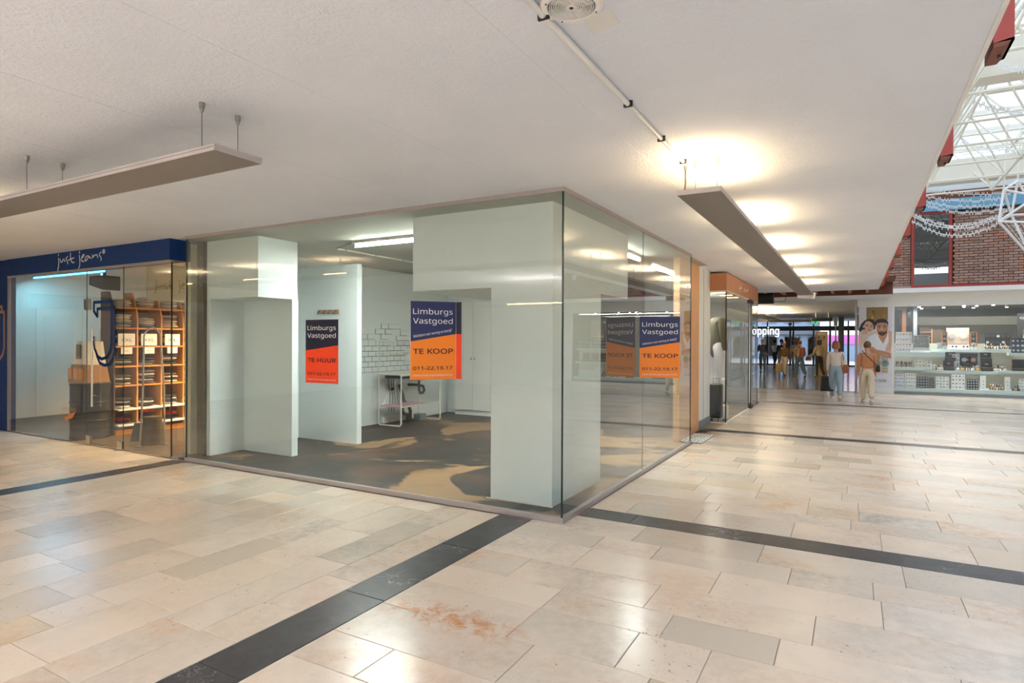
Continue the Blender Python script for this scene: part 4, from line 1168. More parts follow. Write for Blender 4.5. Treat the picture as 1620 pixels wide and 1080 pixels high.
# ------------------------------------------------------------------ street outside
struct(box('ground_street', 'asphalt', -40, 30, 46, 90, -0.1, -0.02))
sb = empty('street_building', (-6, 60, 0), 'blue grey shop building across the street', 'building')
mat('street_blue', (62, 80, 102), 0.6, vary=0.15, scale=0.6)
mat('street_dark', (38, 46, 60), 0.5, vary=0.1)
mat('magenta', (112, 48, 108), 0.5)
mat('mesh_white', (164, 158, 138), 0.6)
box('facade', 'street_blue', -22, -2.0, 60, 61, 0, 9, sb)
box('awning_band', 'street_dark', -22, -2.0, 59.6, 60, 2.2, 2.7, sb)
for k in range(8):
    x = -17 + 1.9 * k
    w_ = MB().box(x, x + 1.4, 59.95, 60, 0.1, 2.1).build('window', 'street_dark', sb)
    MB().box(x + .08, x + 1.32, 59.93, 59.95, 0.2, 2.0).build('pane', 'glass_dark', w_)
    MB().box(x, x + 1.3, 59.95, 60, 3.2, 4.4).build('window', 'street_dark', sb)
mf = empty('mesh_facade_building', (2, 58, 0), 'pale building with perforated screen and magenta strip across the street', 'building')
box('facade', 'mesh_white', -2.6, 9, 58, 59, 2.15, 9, mf)
box('strip', 'magenta', -2.6, 9, 57.95, 59, 1.35, 2.15, mf)
box('shopfront', 'street_blue', -2.6, 9, 58, 59, 0, 1.35, mf)
mb = MB()
for r in range(14):
    for q in range(36):
        x = -2.5 + 0.3 * q + (0.15 if r % 2 else 0); z = 2.3 + 0.26 * r
        mb.add([(x, 57.99, z), (x + .2, 57.99, z), (x + .2, 57.99, z + .16), (x, 57.99, z + .16)], [(0, 1, 2, 3)])
o = mb.build('perforations', 'grey_base', mf, fix=False); o['kind'] = 'stuff'
# ------------------------------------------------------------------ jewellery shop at the end of the atrium
WY = 22.0
jw = struct(empty('window_4', (3, WY, 0)))
box('pane', 'glass_clear', 1.05, 5.25, WY + 0.01, WY + 0.02, 0.12, 2.66, jw)
box('frame_side', 'white_paint', 1.0, 1.05, WY - 0.02, WY + 0.06, 0.0, 2.67, jw)
box('frame_side', 'white_paint', 5.25, 5.32, WY - 0.02, WY + 0.06, 0.0, 2.67, jw)
box('frame_bottom', 'grey_base', 1.05, 5.25, WY, WY + 0.06, 0.0, 0.06, jw)
fb = struct(empty('wall_jewel_front', (3, WY, 2.7)))
box('white_fascia', 'white_paint', 0.06, 10, WY - 0.03, WY + 0.05, 2.665, 3.10, fb)
box('canopy', 'print_white', 0.72, 10, WY - 0.45, WY + 0.05, 3.06, 3.19, fb)
MB().prism([(0, 0), (0.25, 0), (0.25, 0.13), (0.1, 0.13)], (0.50, WY - 0.40, 3.06), X3, Z3, Y3 * 0.4).build('canopy_end', 'print_white', fb)
box('side_panel', 'white_paint', 5.32, 10, WY - 0.02, WY + 0.05, 0, 2.665, fb)
# advertising panel with two people and two watches
gp = empty('advertising_panel', (0.55, WY, 0), 'tall pale watch poster of a couple with dark hair beside the jeweller', 'poster')
A0 = Vector((0.10, WY - 0.04, 0.03)); PW, PH = 0.90, 2.635
for n_, c_ in (('skin_p', (222, 176, 150)), ('skin_q', (198, 140, 108)), ('hair_p', (44, 32, 30)), ('poster_bg', (226, 224, 232)), ('foliage', (150, 124, 72)), ('shirt_p', (240, 240, 246)), ('gold', (206, 160, 70)), ('dial', (122, 148, 132)), ('lip', (170, 84, 84)), ('dress', (228, 202, 182)), ('silver_p', (186, 188, 192)), ('hair_hl', (84, 62, 54))): mat(n_, c_, 0.45, vary=0.1, scale=12)
box('panel', 'poster_bg', A0.x, A0.x + PW, WY - 0.04, WY - 0.031, 0.03, 0.03 + PH, gp)
box('panel_foot', 'white_paint', A0.x - 0.01, A0.x + PW + 0.01, WY - 0.045, WY - 0.031, 0.0, 0.16, gp)
LAY = [0]
def sh2(name, m, pts, parent=gp):
    """flat printed shape: points in the zoomed poster picture (x 37..405, y 28..1002)"""
    LAY[0] += 1
    q = [((x - 37) / 368 * PW, (1002 - y) / 974 * (PH - 0.13) + 0.13) for x, y in pts]
    o = A0 - Y3 * (0.0006 * LAY[0])
    return MB().prism(q, o, X3, Z3, Y3 * 0.0004).build(name, m, parent)
def el(cx, cy, rx, ry, n=18, a=0.0):
    out = []
    for i in range(n):
        t = 2 * math.pi * i / n; x, y = rx * math.cos(t), ry * math.sin(t)
        out.append((cx + x * math.cos(a) - y * math.sin(a), cy + x * math.sin(a) + y * math.cos(a)))
    return out
sh2('printed_foliage', 'foliage', [(122, 30), (355, 30), (355, 170), (340, 230), (122, 230)])
R = random.Random(5)
for k in range(14): sh2('printed_leaf', R.choice(['gold', 'foliage', 'kraft', 'brown_wall']), el(R.uniform(135, 345), R.uniform(40, 160), R.uniform(8, 22), R.uniform(8, 26), 9, R.uniform(0, 3)))
sh2('printed_hair', 'hair_p', [(52, 330), (40, 300), (60, 240), (100, 190), (150, 170), (200, 180), (222, 230), (220, 290), (180, 310), (80, 300)])
sh2('printed_dress', 'dress', [(38, 345), (90, 330), (150, 345), (200, 330), (240, 310), (250, 380), (120, 420), (60, 520), (38, 520)])
sh2('printed_neck', 'skin_p', [(95, 290), (145, 320), (130, 355), (70, 355)])
sh2('printed_face', 'skin_p', el(150, 262, 50, 68, 20, -0.35))
sh2('printed_ear', 'skin_p', el(92, 262, 10, 18, 10))
for x, y in ((130, 252), (178, 262)): sh2('printed_eye', 'hair_p', el(x, y, 14, 5, 10, 0.2))
for x, y in ((130, 240), (180, 248)): sh2('printed_brow', 'hair_hl', el(x, y, 17, 3, 8, 0.15))
sh2('printed_nose', 'skin_q', [(158, 258), (166, 285), (150, 286)])
sh2('printed_mouth', 'lip', el(152, 304, 16, 6, 10, 0.2))
sh2('printed_shirt', 'shirt_p', [(120, 420), (150, 380), (225, 345), (300, 400), (350, 340), (400, 380), (400, 560), (300, 570), (200, 540), (140, 480)])
sh2('printed_neck', 'skin_q', [(245, 330), (355, 330), (345, 380), (305, 470), (262, 400)])
sh2('printed_face', 'skin_q', [(228, 230), (240, 200), (345, 205), (358, 260), (348, 320), (325, 360), (290, 372), (258, 350), (236, 305)])
sh2('printed_beard', 'hair_hl', [(238, 300), (262, 330), (288, 318), (322, 330), (350, 300), (345, 335), (322, 364), (290, 376), (258, 356)])
sh2('printed_hair', 'hair_p', [(215, 240), (212, 205), (240, 180), (290, 168), (340, 182), (360, 215), (358, 250), (345, 222), (290, 214), (240, 222), (228, 252)])
for x in (262, 322): sh2('printed_eye', 'hair_p', el(x, 268, 13, 5, 10))
for x in (262, 322): sh2('printed_brow', 'hair_p', el(x, 254, 18, 4, 8))
sh2('printed_nose', 'skin_p', [(288, 262), (302, 308), (278, 308)])
sh2('printed_mouth', 'lip', el(291, 328, 18, 5, 10))
sh2('printed_arm', 'skin_q', [(110, 480), (150, 490), (230, 540), (330, 560), (392, 580), (392, 645), (300, 615), (200, 590), (120, 530)])
sh2('printed_arm', 'skin_p', [(360, 310), (398, 320), (398, 480), (388, 560), (372, 562), (360, 545), (340, 560), (330, 540), (350, 480), (365, 440)])
for k in range(4): sh2('printed_finger', 'skin_p', el(340 + 14 * k, 545, 6, 26, 10, 0.15 - 0.1 * k))
sh2('printed_bracelet', 'gold', el(200, 520, 22, 9, 10, 0.6))
for cx in (236, 326):
    gold = cx == 236
    for j in range(4): sh2('printed_link', 'gold' if (gold or j % 2) else 'silver_p', [(cx - 34, 600 + 16 * j), (cx + 34, 600 + 16 * j), (cx + 34, 612 + 16 * j), (cx - 34, 612 + 16 * j)])
    for j in range(5): sh2('printed_link', 'gold' if (gold or j % 2) else 'silver_p', [(cx - 33, 745 + 16 * j), (cx + 33, 745 + 16 * j), (cx + 31, 757 + 16 * j), (cx - 31, 757 + 16 * j)])
    sh2('printed_case', 'gold' if gold else 'silver_p', el(cx, 700, 46, 50, 20))
    sh2('printed_dial', 'dial', el(cx, 700, 36, 40, 20))
    sh2('printed_hand', 'hair_p', [(cx - 2, 700), (cx + 14, 672), (cx + 17, 675), (cx + 2, 703)])
    sh2('printed_hand', 'hair_p', [(cx - 2, 700), (cx - 22, 686), (cx - 20, 682), (cx + 2, 697)])
text(gp, 'GUESS', 'black', A0 + X3 * 0.14 + Z3 * 0.33 - Y3 * 0.06, X3, Z3, width=0.60, height=0.11, thick=0.0)

# interior of the window
mat('display_grey', (196, 194, 176), 0.6)
mat('shelf_glass', (206, 220, 216), 0.15, vary=0.02)
mat('velvet_black', (26, 26, 28), 0.6)
mat('watch_box', (70, 52, 42), 0.5, vary=0.1)
mat('display_white', (244, 242, 236), 0.5)
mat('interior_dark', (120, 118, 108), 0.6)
struct(box('wall_jewel_low', 'display_grey', 1.05, 5.25, 22.72, 22.78, 0.0, 1.55))
struct(box('wall_jewel_back', 'interior_dark', 0.5, 10, 26.0, 26.1, 0, 3.0))
struct(box('ceiling_jewel', 'interior_dark', 0.5, 10, 22.06, 26, 2.72, 2.78))
struct(box('floor_jewel', 'grout', 0.5, 10, 22.2, 26, -0.06, 0.0))
struct(box('wall_jewel_right', 'interior_dark', 5.9, 6.0, 22.1, 26, 0, 2.72))
bm = struct(box('trim_2', 'interior_dark', 1.3, 5.2, 24.5, 24.7, 2.15, 2.42))
struct(box('trim_3', 'terracotta', 1.33, 1.44, 23.4, 23.5, 0, 2.72))
def shelf(x0, y0, x1, y1, Y, lab, d=0.5):
    a, b = at_y(x0, y1, Y), at_y(x1, y0, Y)
    e = empty('glass_shelf', ((a.x + b.x) / 2, Y + d / 2, a.z), lab, 'shelf', 'shelves in the jewellery window')
    box('board', 'shelf_glass', a.x, b.x, Y, Y + d, a.z, b.z, e)
    box('rear_support', 'grey_base', (a.x + b.x) / 2 - .04, (a.x + b.x) / 2 + .04, Y + d, 22.72, a.z + .01, b.z - .01, e)
    return b.z
S1 = shelf(1414, 557.5, 1495.5, 563.5, 22.20, 'upper left pale glass display shelf by the poster', 0.30)
S2 = shelf(1472, 552, 1613, 558, 22.20, 'long upper pale glass display shelf', 0.30) if False else None
def shelf2(X0, X1, z0, z1, Y, d, lab):
    e = empty('glass_shelf', ((X0 + X1) / 2, Y + d / 2, z0), lab, 'shelf', 'shelves in the jewellery window')
    box('board', 'shelf_glass', X0, X1, Y, Y + d, z0, z1, e)
    box('rear_support', 'grey_base', (X0 + X1) / 2 - .04, (X0 + X1) / 2 + .04, Y + d, 22.72, z0 + .01, z1 - .01, e)
    return z1
U2 = shelf2(2.02, 4.06, 1.29, 1.38, 22.52, 0.19, 'long upper pale display shelf in the middle of the jewellery window')
U3 = shelf2(3.85, 5.2, 1.21, 1.29, 22.20, 0.30, 'upper right pale display shelf of the jewellery window')
L1 = shelf2(1.06, 2.02, 0.73, 0.81, 22.20, 0.30, 'lower left pale display shelf of the jewellery window')
L2 = shelf2(1.80, 3.78, 0.64, 0.73, 22.52, 0.19, 'lower middle pale display shelf of the jewellery window')
L3 = shelf2(3.6, 5.2, 0.69, 0.77, 22.20, 0.30, 'lower right pale display shelf of the jewellery window')
B1 = shelf2(1.06, 5.22, 0.07, 0.19, 22.10, 0.58, 'bottom pale display plinth running the whole jewellery window')
C = 'displays in the jewellery window'
def tray(name, x, z, w, h, m, lab, Y=22.32, tilt=0.0, rows=2, cols=4, dot='gold', fr=None):
    """an upright display card or tray with its row of small pieces"""
    e = empty(name, (x + w / 2, Y, z), lab, 'display', C)
    T = Vector((0, math.sin(tilt), math.cos(tilt)))
    nrm = X3.cross(T)
    MB().prism([(0, 0), (w, 0), (w, h), (0, h)], (x, Y, z), X3, T, -nrm * 0.03).build('backing', m, e)
    if fr:
        for p in ([(0, 0), (w, 0), (w, .02), (0, .02)], [(0, h - .02), (w, h - .02), (w, h), (0, h)], [(0, 0), (.02, 0), (.02, h), (0, h)], [(w - .02, 0), (w, 0), (w, h), (w - .02, h)]):
            MB().prism(p, Vector((x, Y, z)) + nrm * 0.0, X3, T, nrm * 0.05).build('frame_bar', fr, e)
    for r in range(rows):
        for c in range(cols):
            px_, pz_ = w * (c + .5) / cols, h * (r + .5) / rows
            s = min(w / cols, h / rows) * 0.3
            MB().prism(el(px_, pz_, s, s, 8), (x, Y, z), X3, T, nrm * 0.02).build('piece', dot if (r + c) % 3 else 'silver_p', e)
    return e
# upper left: framed ring cases and a white card
tray('ring_case', 1.10, S1, 0.42, 0.62, 'poster_bg', 'tall white framed case with rows of gold watches at the poster end', rows=4, cols=5, fr='print_white')
tray('ring_case', 1.55, S1 + 0.0, 0.42, 0.52, 'grey_base', 'grey framed case of bracelets beside the tall white case', rows=3, cols=5, dot='gold', fr='silver_p')
tray('white_tray', 1.48, S1, 0.50, 0.20, 'display_white', 'low white pearl tray on the upper left shelf', Y=22.24, tilt=0.5, rows=1, cols=7, dot='silver_p')
# middle upper
tray('photo_card', 2.42, U2 + 0.14, 0.56, 0.50, 'dress', 'pink photo card with two pale watches, centre of the upper shelf', Y=22.6, rows=1, cols=2, dot='cream_paint')
tray('watch_card', 2.30, U2 + 0.1, 0.14, 0.42, 'watch_box', 'narrow dark framed card left of the pink photo card', Y=22.58, rows=3, cols=1, dot='dial', fr='terracotta')
tray('watch_card', 3.00, U2 + 0.1, 0.16, 0.42, 'watch_box', 'narrow dark framed card right of the pink photo card', Y=22.58, rows=3, cols=1, dot='dial', fr='terracotta')
tray('white_tray', 2.44, U2, 0.54, 0.16, 'display_white', 'cream watch tray in front of the pink photo card', Y=22.55, tilt=0.4, rows=1, cols=6, dot='velvet_black')
tray('small_case', 2.18, U2, 0.22, 0.2, 'display_white', 'small white case with one ring on the upper shelf', Y=22.56, rows=1, cols=1, dot='silver_p', fr='silver_p')
tray('small_case', 3.02, U2, 0.14, 0.18, 'display_white', 'small white striped case right of the cream watch tray', Y=22.55, rows=3, cols=1, dot='velvet_black')
tray('watch_stand', 3.36, U2 + 0.12, 0.62, 0.36, 'velvet_black', 'wide black framed picture board behind the bronze watch cushions', Y=22.62, rows=2, cols=5, dot='watch_box')
def cushions(name, x, z, n, w, lab, cols, Y=22.4):
    e = empty(name, (x + w / 2, Y, z), lab, 'display', C)
    for k in range(n):
        r = 0.045
        xx = x + w * (k % ((n + 1) // 2) + .5) / ((n + 1) // 2); zz = z + (0.0 if k < (n + 1) // 2 else 0.085); yy = Y + (0.0 if k < (n + 1) // 2 else 0.09)
        MB().ell((xx, yy, zz + 0.045), (r, r * .8, r), 8, 6).build('cushion', cols[k % len(cols)], e, True)
        MB().lathe([(r * 1.08, -0.012), (r * 1.08, 0.012)], (xx, yy, zz + 0.045), 8, 'x', cap=False).build('watch_band', ['silver_p', 'gold', 'velvet_black'][k % 3], e)
    box('base', 'display_white', x - .01, x + w + .01, Y - .05, Y + .13, z - 0.004, z + 0.004, e)
    return e
cushions('watch_cushions', 3.34, U2 + 0.004, 12, 0.66, 'bronze and black watch cushions in front of the black picture board', ['watch_box', 'velvet_black', 'display_white', 'watch_box'], 22.56)
tray('watch_stand', 3.92, U3 + 0.0, 0.62, 0.42, 'street_dark', 'blue grey tray of round watches on the upper right shelf', Y=22.3, tilt=0.2, rows=3, cols=6, dot='silver_p', fr='street_dark')
tray('watch_stand', 4.62, U3, 0.45, 0.32, 'velvet_black', 'black tray of watches at the right end of the upper shelf', Y=22.3, tilt=0.2, rows=2, cols=5, dot='silver_p')
# lower row
cushions('watch_cushions', 1.10, L1 + 0.004, 8, 0.44, 'dark watch cushions at the poster end of the lower shelf', ['velvet_black', 'watch_box', 'grey_base'], 22.28)
tray('white_tray', 1.60, L1, 0.28, 0.24, 'display_white', 'white earring card leaning on the lower left shelf', tilt=0.15, rows=2, cols=3, dot='gold')
tray('white_tray', 1.90, L1, 0.13, 0.22, 'display_white', 'narrow white earring card at the end of the lower left shelf', tilt=0.15, rows=2, cols=1, dot='silver_p')
def jbox(x, z, lab, accent, Y=22.56):
    e = empty('gift_box', (x + .1, Y, z), lab, 'box', 'open black gift boxes in the jewellery window')
    box('base', 'velvet_black', x, x + 0.26, Y - 0.04, Y + 0.1, z, z + 0.10, e)
    MB().prism([(0, 0), (.26, 0), (.26, .2), (0, .2)], (x, Y + .1, z + .09), X3, Z3, Y3 * .03).build('lid', 'velvet_black', e)
    box('lining', accent, x + .015, x + .245, Y - .03, Y + .09, z + .1, z + .106, e)
    MB().prism(el(.13, .11, .05, .02, 8), (x, Y + .099, z + .1), X3, Z3, -Y3 * .004).build('emblem', 'silver_p', e)
jbox(2.36, L2, 'open black gift box with red lining', 'red_paint'); jbox(2.40, L2 + 0.29, 'black gift box stacked on the red lined one', 'red_paint', 22.6)
jbox(3.28, L2, 'open black gift box with yellow lining', 'gold'); jbox(3.26, L2 + 0.29, 'black gift box stacked on the yellow lined one', 'gold', 22.6)
jbox(2.80, L2 + 0.12, 'black gift box in front of the portrait card', 'gold', 22.58)
tray('photo_card', 2.76, L2 + 0.14, 0.44, 0.38, 'street_dark', 'dark portrait card on the lower middle shelf', Y=22.68, rows=1, cols=2, dot='skin_q')
tray('photo_card', 2.58, L2 + 0.14, 0.18, 0.36, 'poster_bg', 'pale printed card left of the dark portrait card', Y=22.68, rows=3, cols=2, dot='grey_base')
cushions('watch_cushions', 1.98, L2 + 0.004, 10, 0.36, 'white ring cushions left of the red lined box', ['display_white', 'display_white', 'silver_p'], 22.54)
cushions('watch_cushions', 2.64, L2 + 0.004, 10, 0.6, 'white and gold ring cushions in the middle of the lower shelf', ['display_white', 'gold', 'display_white'], 22.54)
cushions('watch_cushions', 3.56, L2 + 0.004, 8, 0.3, 'white ring cushions right of the yellow lined box', ['display_white', 'silver_p'], 22.54)
for k in range(3):
    e = empty('watch_box', (4.0 + .36 * k, 22.3, L3), '%s brown framed black watch box on the lower right shelf' % ['first', 'second', 'third'][k], 'box', 'brown framed watch boxes')
    box('base', 'velvet_black', 3.94 + .36 * k, 4.26 + .36 * k, 22.24, 22.44, L3, L3 + .06, e)
    box('lid', 'terracotta', 3.94 + .36 * k, 4.26 + .36 * k, 22.42, 22.46, L3 + .06, L3 + .34, e)
    box('lining', 'velvet_black', 3.96 + .36 * k, 4.24 + .36 * k, 22.41, 22.42, L3 + .08, L3 + .32, e)
    text(e, 'TIME', 'silver_p', (4.04 + .36 * k, 22.409, L3 + .19), X3, Z3, width=0.1, height=0.025) if False else None
# bottom row
bx_ = [(1.08, .26, .42, 'poster_bg', 'pale speckled earring stand at the poster end of the plinth'), (1.36, .27, .44, 'display_white', 'bright white earring stand, second on the plinth'), (1.66, .28, .34, 'velvet_black', 'black framed bracelet case on the plinth'),
       (1.96, .14, .33, 'watch_box', 'narrow dark case beside the black framed bracelet case'), (2.14, .32, .36, 'display_white', 'white necklace stand in the middle left of the plinth'), (2.52, .33, .44, 'display_white', 'tall white necklace stand on the plinth'),
       (2.90, .26, .3, 'velvet_black', 'black tray with silver hoops on the plinth'), (4.1, .2, .36, 'display_white', 'first white earring card right of the bronze cushions'), (4.32, .16, .32, 'display_white', 'second white earring card right of the bronze cushions'), (4.5, .6, .25, 'display_white', 'wide low white ring tray at the right end of the plinth')]
for x, w, h, m, lab in bx_: tray('jewel_stand', x, B1, w, h, m, lab, Y=22.3, tilt=0.12, rows=4, cols=4, dot='silver_p' if m == 'velvet_black' else 'grey_base')
for x, h, lab in ((3.22, .42, 'tall narrow white display pillar on the plinth'), (3.78, .4, 'narrow white display pillar right of the bronze cushions')):
    e = empty('display_pillar', (x, 22.3, B1), lab, 'display', C)
    box('pillar', 'display_white', x, x + .12, 22.3, 22.4, B1, B1 + h, e)
    for k in range(3): MB().prism(el(.06, .06 + .1 * k, .02, .02, 8), (x, 22.3, B1), X3, Z3, -Y3 * .01).build('piece', 'silver_p', e)
    box('foot', 'display_white', x - .02, x + .2, 22.26, 22.42, B1, B1 + .05, e)
cushions('watch_cushions', 3.42, B1 + 0.004, 8, 0.34, 'bronze watch cushions between the two white pillars', ['watch_box', 'terracotta', 'display_white'], 22.3)
cushions('watch_cushions', 3.95, B1 + 0.004, 6, 0.14, 'small black cushions at the foot of the white pillar', ['velvet_black', 'silver_p'], 22.24)
# things further inside the shop
e = empty('wall_cabinet', (2.2, 23.6, 1.2), 'dark red cabinet with lit shelves deeper in the jewellery shop', 'cabinet')
box('carcass', 'watch_box', 1.80, 2.15, 23.4, 23.7, 0, 2.05, e)
for k in range(4): box('shelf', 'joist_wood', 1.82, 2.13, 23.38, 23.4, 1.5 + .13 * k, 1.53 + .13 * k, e)
e = empty('wood_panel', (2.3, 23.3, 0), 'light wood panel standing behind the upper shelf', 'panel')
box('board', 'brown_wall', 2.12, 2.42, 23.2, 23.25, 0.0, 1.98, e); box('edge', 'shelf_wood', 2.10, 2.12, 23.19, 23.26, 0.0, 1.98, e)
e = empty('portrait_banner', (4.3, 23.0, 1.2), 'dark portrait banner at the right edge of the jewellery window', 'poster')
box('sheet', 'velvet_black', 4.18, 4.9, 23.0, 23.03, 1.3, 2.45, e)
MB().prism(el(.25, .45, .12, .17, 14), (4.18, 23.0, 1.3), X3, Z3, -Y3 * .004).build('printed_face', 'skin_q', e)
MB().prism(el(.25, .6, .14, .12, 14), (4.18, 22.998, 1.3), X3, Z3, -Y3 * .004).build('printed_hair', 'hair_hl', e)
text(e, 'G', 'silver_p', (4.24, 22.998, 2.28), X3, Z3, width=0.09, height=0.1)
lampn = ['nearest the poster', 'second from the poster', 'third from the poster', 'fourth from the poster', 'fifth from the poster', 'right of the middle', 'far right', 'deep in the left', 'deep in the middle', 'deep in the right']
for k, (x, y) in enumerate(((1.75, 22.9), (2.45, 23.6), (2.85, 22.6), (2.95, 23.4), (3.2, 22.9), (3.55, 22.6), (4.6, 22.8), (1.9, 24.0), (3.3, 24.2), (4.1, 24.0))):
    e = empty('ceiling_spot', (x, y, 2.7), 'small bright ceiling spot in the jewellery shop, %s' % lampn[k], 'lamp', 'ceiling spots in the jewellery shop')
    MB().lathe([(0.05, 0), (0.05, -0.03), (0.04, -0.035)], (x, y, 2.72), 12).build('housing', 'white_paint', e)
    MB().lathe([(0.035, 0), (0.035, -0.008)], (x, y, 2.684), 12).build('bulb', 'spot_light', e)
area('jewel_light', (3.1, 22.42, 2.62), 4.0, 27, (1, 0.97, 0.9), sizey=0.4)
area('jewel_back_light', (3.1, 24.6, 2.6), 3.5, 7, (1, 0.97, 0.9), sizey=1.5)
# ------------------------------------------------------------------ brick upper wall with a dark window
bw = struct(box('wall_brick', 'brick_mortar', 0.52, 10, 22.06, 22.3, 3.19, 6.0))
R = random.Random(77)
CH, BL = 0.0785, 0.228
BR = []
nrow = int((5.46 - 3.30) / CH)
for r in range(nrow):
    z = 3.30 + CH * r
    x = 0.60 - (BL / 2 if r % 2 else 0)
    while x < 6.0:
        a, b = x, x + BL
        for lo, hi in ((0.74, 1.46), (2.50, 6.0)):
            p, q = max(a, lo), min(b, hi)
            if q - p > 0.05: BR.append((p, q, z))
        x += BL
BR.sort(key=lambda t: (t[0] > 4.35, t[0]))
cache = {}
for i, (p, q, z) in enumerate(BR[:300]):
    L = round(q - p - 0.014, 3)
    if L not in cache:
        cache[L] = MB().box(0, L, 0, 0.07, 0, CH - 0.016)
    me_key = ('brick', L)
    if me_key not in unit:
        me = bpy.data.meshes.new('brick'); me.from_pydata(cache[L].v, [], cache[L].f); me.materials.append(M['brick_clay']); unit[me_key] = me
    o = bpy.data.objects.new('brick', unit[me_key]); COL.objects.link(o)
    o.location = (p + 0.007 + R.uniform(-.003, .003), 22.0 + R.uniform(-0.008, 0.008), z + 0.008 + R.uniform(-.002, .002)); o.parent = bw
mb = MB()
for p, q, z in BR[300:]: mb.box(p + .007, q - .007, 22.0, 22.07, z + .008, z + CH - .008)
o = mb.build('distant_bricks', 'brick_clay', bw); o['kind'] = 'stuff'
box('red_lintel', 'red_paint', 2.47, 10, 21.96, 22.06, 3.20, 3.29, bw)
box('sill_course', 'brick_clay', 0.6, 1.48, 21.97, 22.06, 3.19, 3.29, bw)
uw = struct(empty('window_5', (1.97, 22, 3.3)))
for x0, x1, z0, z1 in ((1.47, 1.55, 3.22, 5.48), (2.40, 2.48, 3.22, 5.48), (1.55, 2.40, 3.22, 3.30), (1.55, 2.40, 5.40, 5.48)):
    box('frame', 'red_paint', x0, x1, 21.96, 22.06, z0, z1, uw)
box('pane', 'glass_dark', 1.55, 2.40, 22.00, 22.01, 3.30, 5.40, uw)
box('room_backing', 'street_dark', 1.47, 2.48, 22.055, 22.06, 3.22, 5.48, uw)
box('blue_band', 'blue_panel', 0.55, 10, 21.90, 22.06, 5.48, 5.80, bw)
box('brown_band', 'brown_wood', 0.55, 10, 21.95, 22.06, 5.80, 6.05, bw)
# red joist ends along the slab edge
for k in range(8):
    y = 3.45 + 1.935 * k
    j = empty('joist_end', (0.55, y, 2.93), 'red steel joist end under the atrium edge, %s from the camera' % ['first', 'second', 'third', 'fourth', 'fifth', 'sixth', 'seventh', 'eighth'][k], 'joist', 'red joist ends along the atrium edge')
    box('joist_body', 'red_paint', 0.537, 0.612, y, y + 0.22, 2.945, 3.62, j)
    MB().prism([(0.0, 0.0), (0.075, 0.0), (0.075, 0.012), (0.045, -0.02), (0.0, -0.02)], (0.537, y, 2.945), X3, Z3, Y3 * 0.22).build('wood_foot', 'brown_wood', j)
    MB().tube([(0.574, y + .11, 2.926), (0.574, y + .11, 2.912)], 0.008, 6).build('bolt', 'dark_steel', j)

# ------------------------------------------------------------------ glazed roof
rf = struct(empty('roof_glazing', (5, 6, 7)))
for i in range(6):
    for j in range(21):
        x0, y0 = 0.55 + 1.6 * i, -9 + 1.5 * j
        if y0 > 21.5: continue
        box('pane', 'glass_sky', x0 + .03, x0 + 1.57, y0 + .03, min(y0 + 1.47, 22), 7.05, 7.06, rf)
for j in range(22):
    y0 = -9 + 1.5 * j
    if y0 < 22.2: box('purlin', 'cream_paint', 0.4, 10, y0 - .045, y0 + .045, 6.95, 7.06, rf)
for i in range(7):
    x0 = 0.55 + 1.6 * i
    box('rafter', 'cream_paint', x0 - .03, x0 + .03, -9, 22, 6.98, 7.06, rf)
for nm, y, lab in (('x', 5.0, 'nearest cream box beam under the glass roof'), ('x', 12.45, 'cream box beam under the glass roof, second from the camera'), ('x', 20.1, 'cream box beam under the glass roof in front of the brick wall')):
    e = empty('roof_beam', (5, y, 5.9), lab, 'beam', 'cream box beams under the glass roof')
    box('web', 'cream_paint', 0.5, 10, y, y + 0.30, 5.96, 6.5, e)
    box('lower_flange', 'cream_paint', 0.5, 10, y - 0.06, y + 0.36, 5.90, 5.96, e)
struct(box('wall_gallery', 'plaster', 0.28, 0.38, -3.6, 22, 3.16, 7.06))
struct(box('wall_atrium_upper', 'plaster', 0.5, 10, 22.06, 22.3, 6.0, 7.1))
# space frame of cream tubes
sf = empty('space_frame', (3, 12, 6), 'cream tubular space frame under the glass roof', 'space frame')
NX, NY = 3, 9
def T(i, j): return Vector((0.75 + 1.55 * i, 6.6 + 1.55 * j, 6.80))
def Bn(i, j): return Vector((0.75 + 1.55 * (i + .5), 6.6 + 1.55 * (j + .5), 5.55))
def strut(a, b, r=0.026): MB().tube([a, b], r, 6).build('strut', 'cream_paint', sf, True)
for i in range(NX + 1):
    for j in range(NY + 1):
        if i < NX: strut(T(i, j), T(i + 1, j), 0.03)
        if j < NY: strut(T(i, j), T(i, j + 1), 0.03)
for i in range(NX):
    for j in range(NY):
        b = Bn(i, j)
        for di in (0, 1):
            for dj in (0, 1): strut(b, T(i + di, j + dj), 0.022)
        if i < NX - 1: strut(b, Bn(i + 1, j), 0.024)
        if j < NY - 1: strut(b, Bn(i, j + 1), 0.024)
        MB().ell(b, (0.05, 0.05, 0.05), 8, 6).build('node', 'cream_paint', sf, True)
# hanging white lattice head on the right
hl = empty('lattice_head', (4.0, 18.5, 4.6), 'white hanging lattice of struts strung with fairy lights at the right edge', 'lattice')
top = [at_y(x, y, Y) for x, y, Y in ((1588, 300, 18.2), (1610, 286, 18.8), (1632, 292, 19.0), (1640, 310, 18.2))]
mid_ = [at_y(x, y, Y) for x, y, Y in ((1580, 350, 18.0), (1600, 340, 18.8), (1640, 338, 19.0), (1650, 352, 18.0))]
low = at_y(1632, 408, 18.4)
for k in range(4):
    n2 = (k + 1) % 4
    for a, b in ((top[k], top[n2]), (mid_[k], mid_[n2]), (top[k], mid_[k]), (top[k], mid_[n2]), (mid_[k], low)):
        MB().tube([a, b], 0.028, 6).build('strut', 'print_white', hl, True)
    MB().tube([top[k], top[k] + Vector((0.1, 0.2, 0)) + Z3 * (6.8 - top[k].z)], 0.02, 6).build('hanger', 'cream_paint', hl)
mb = MB()
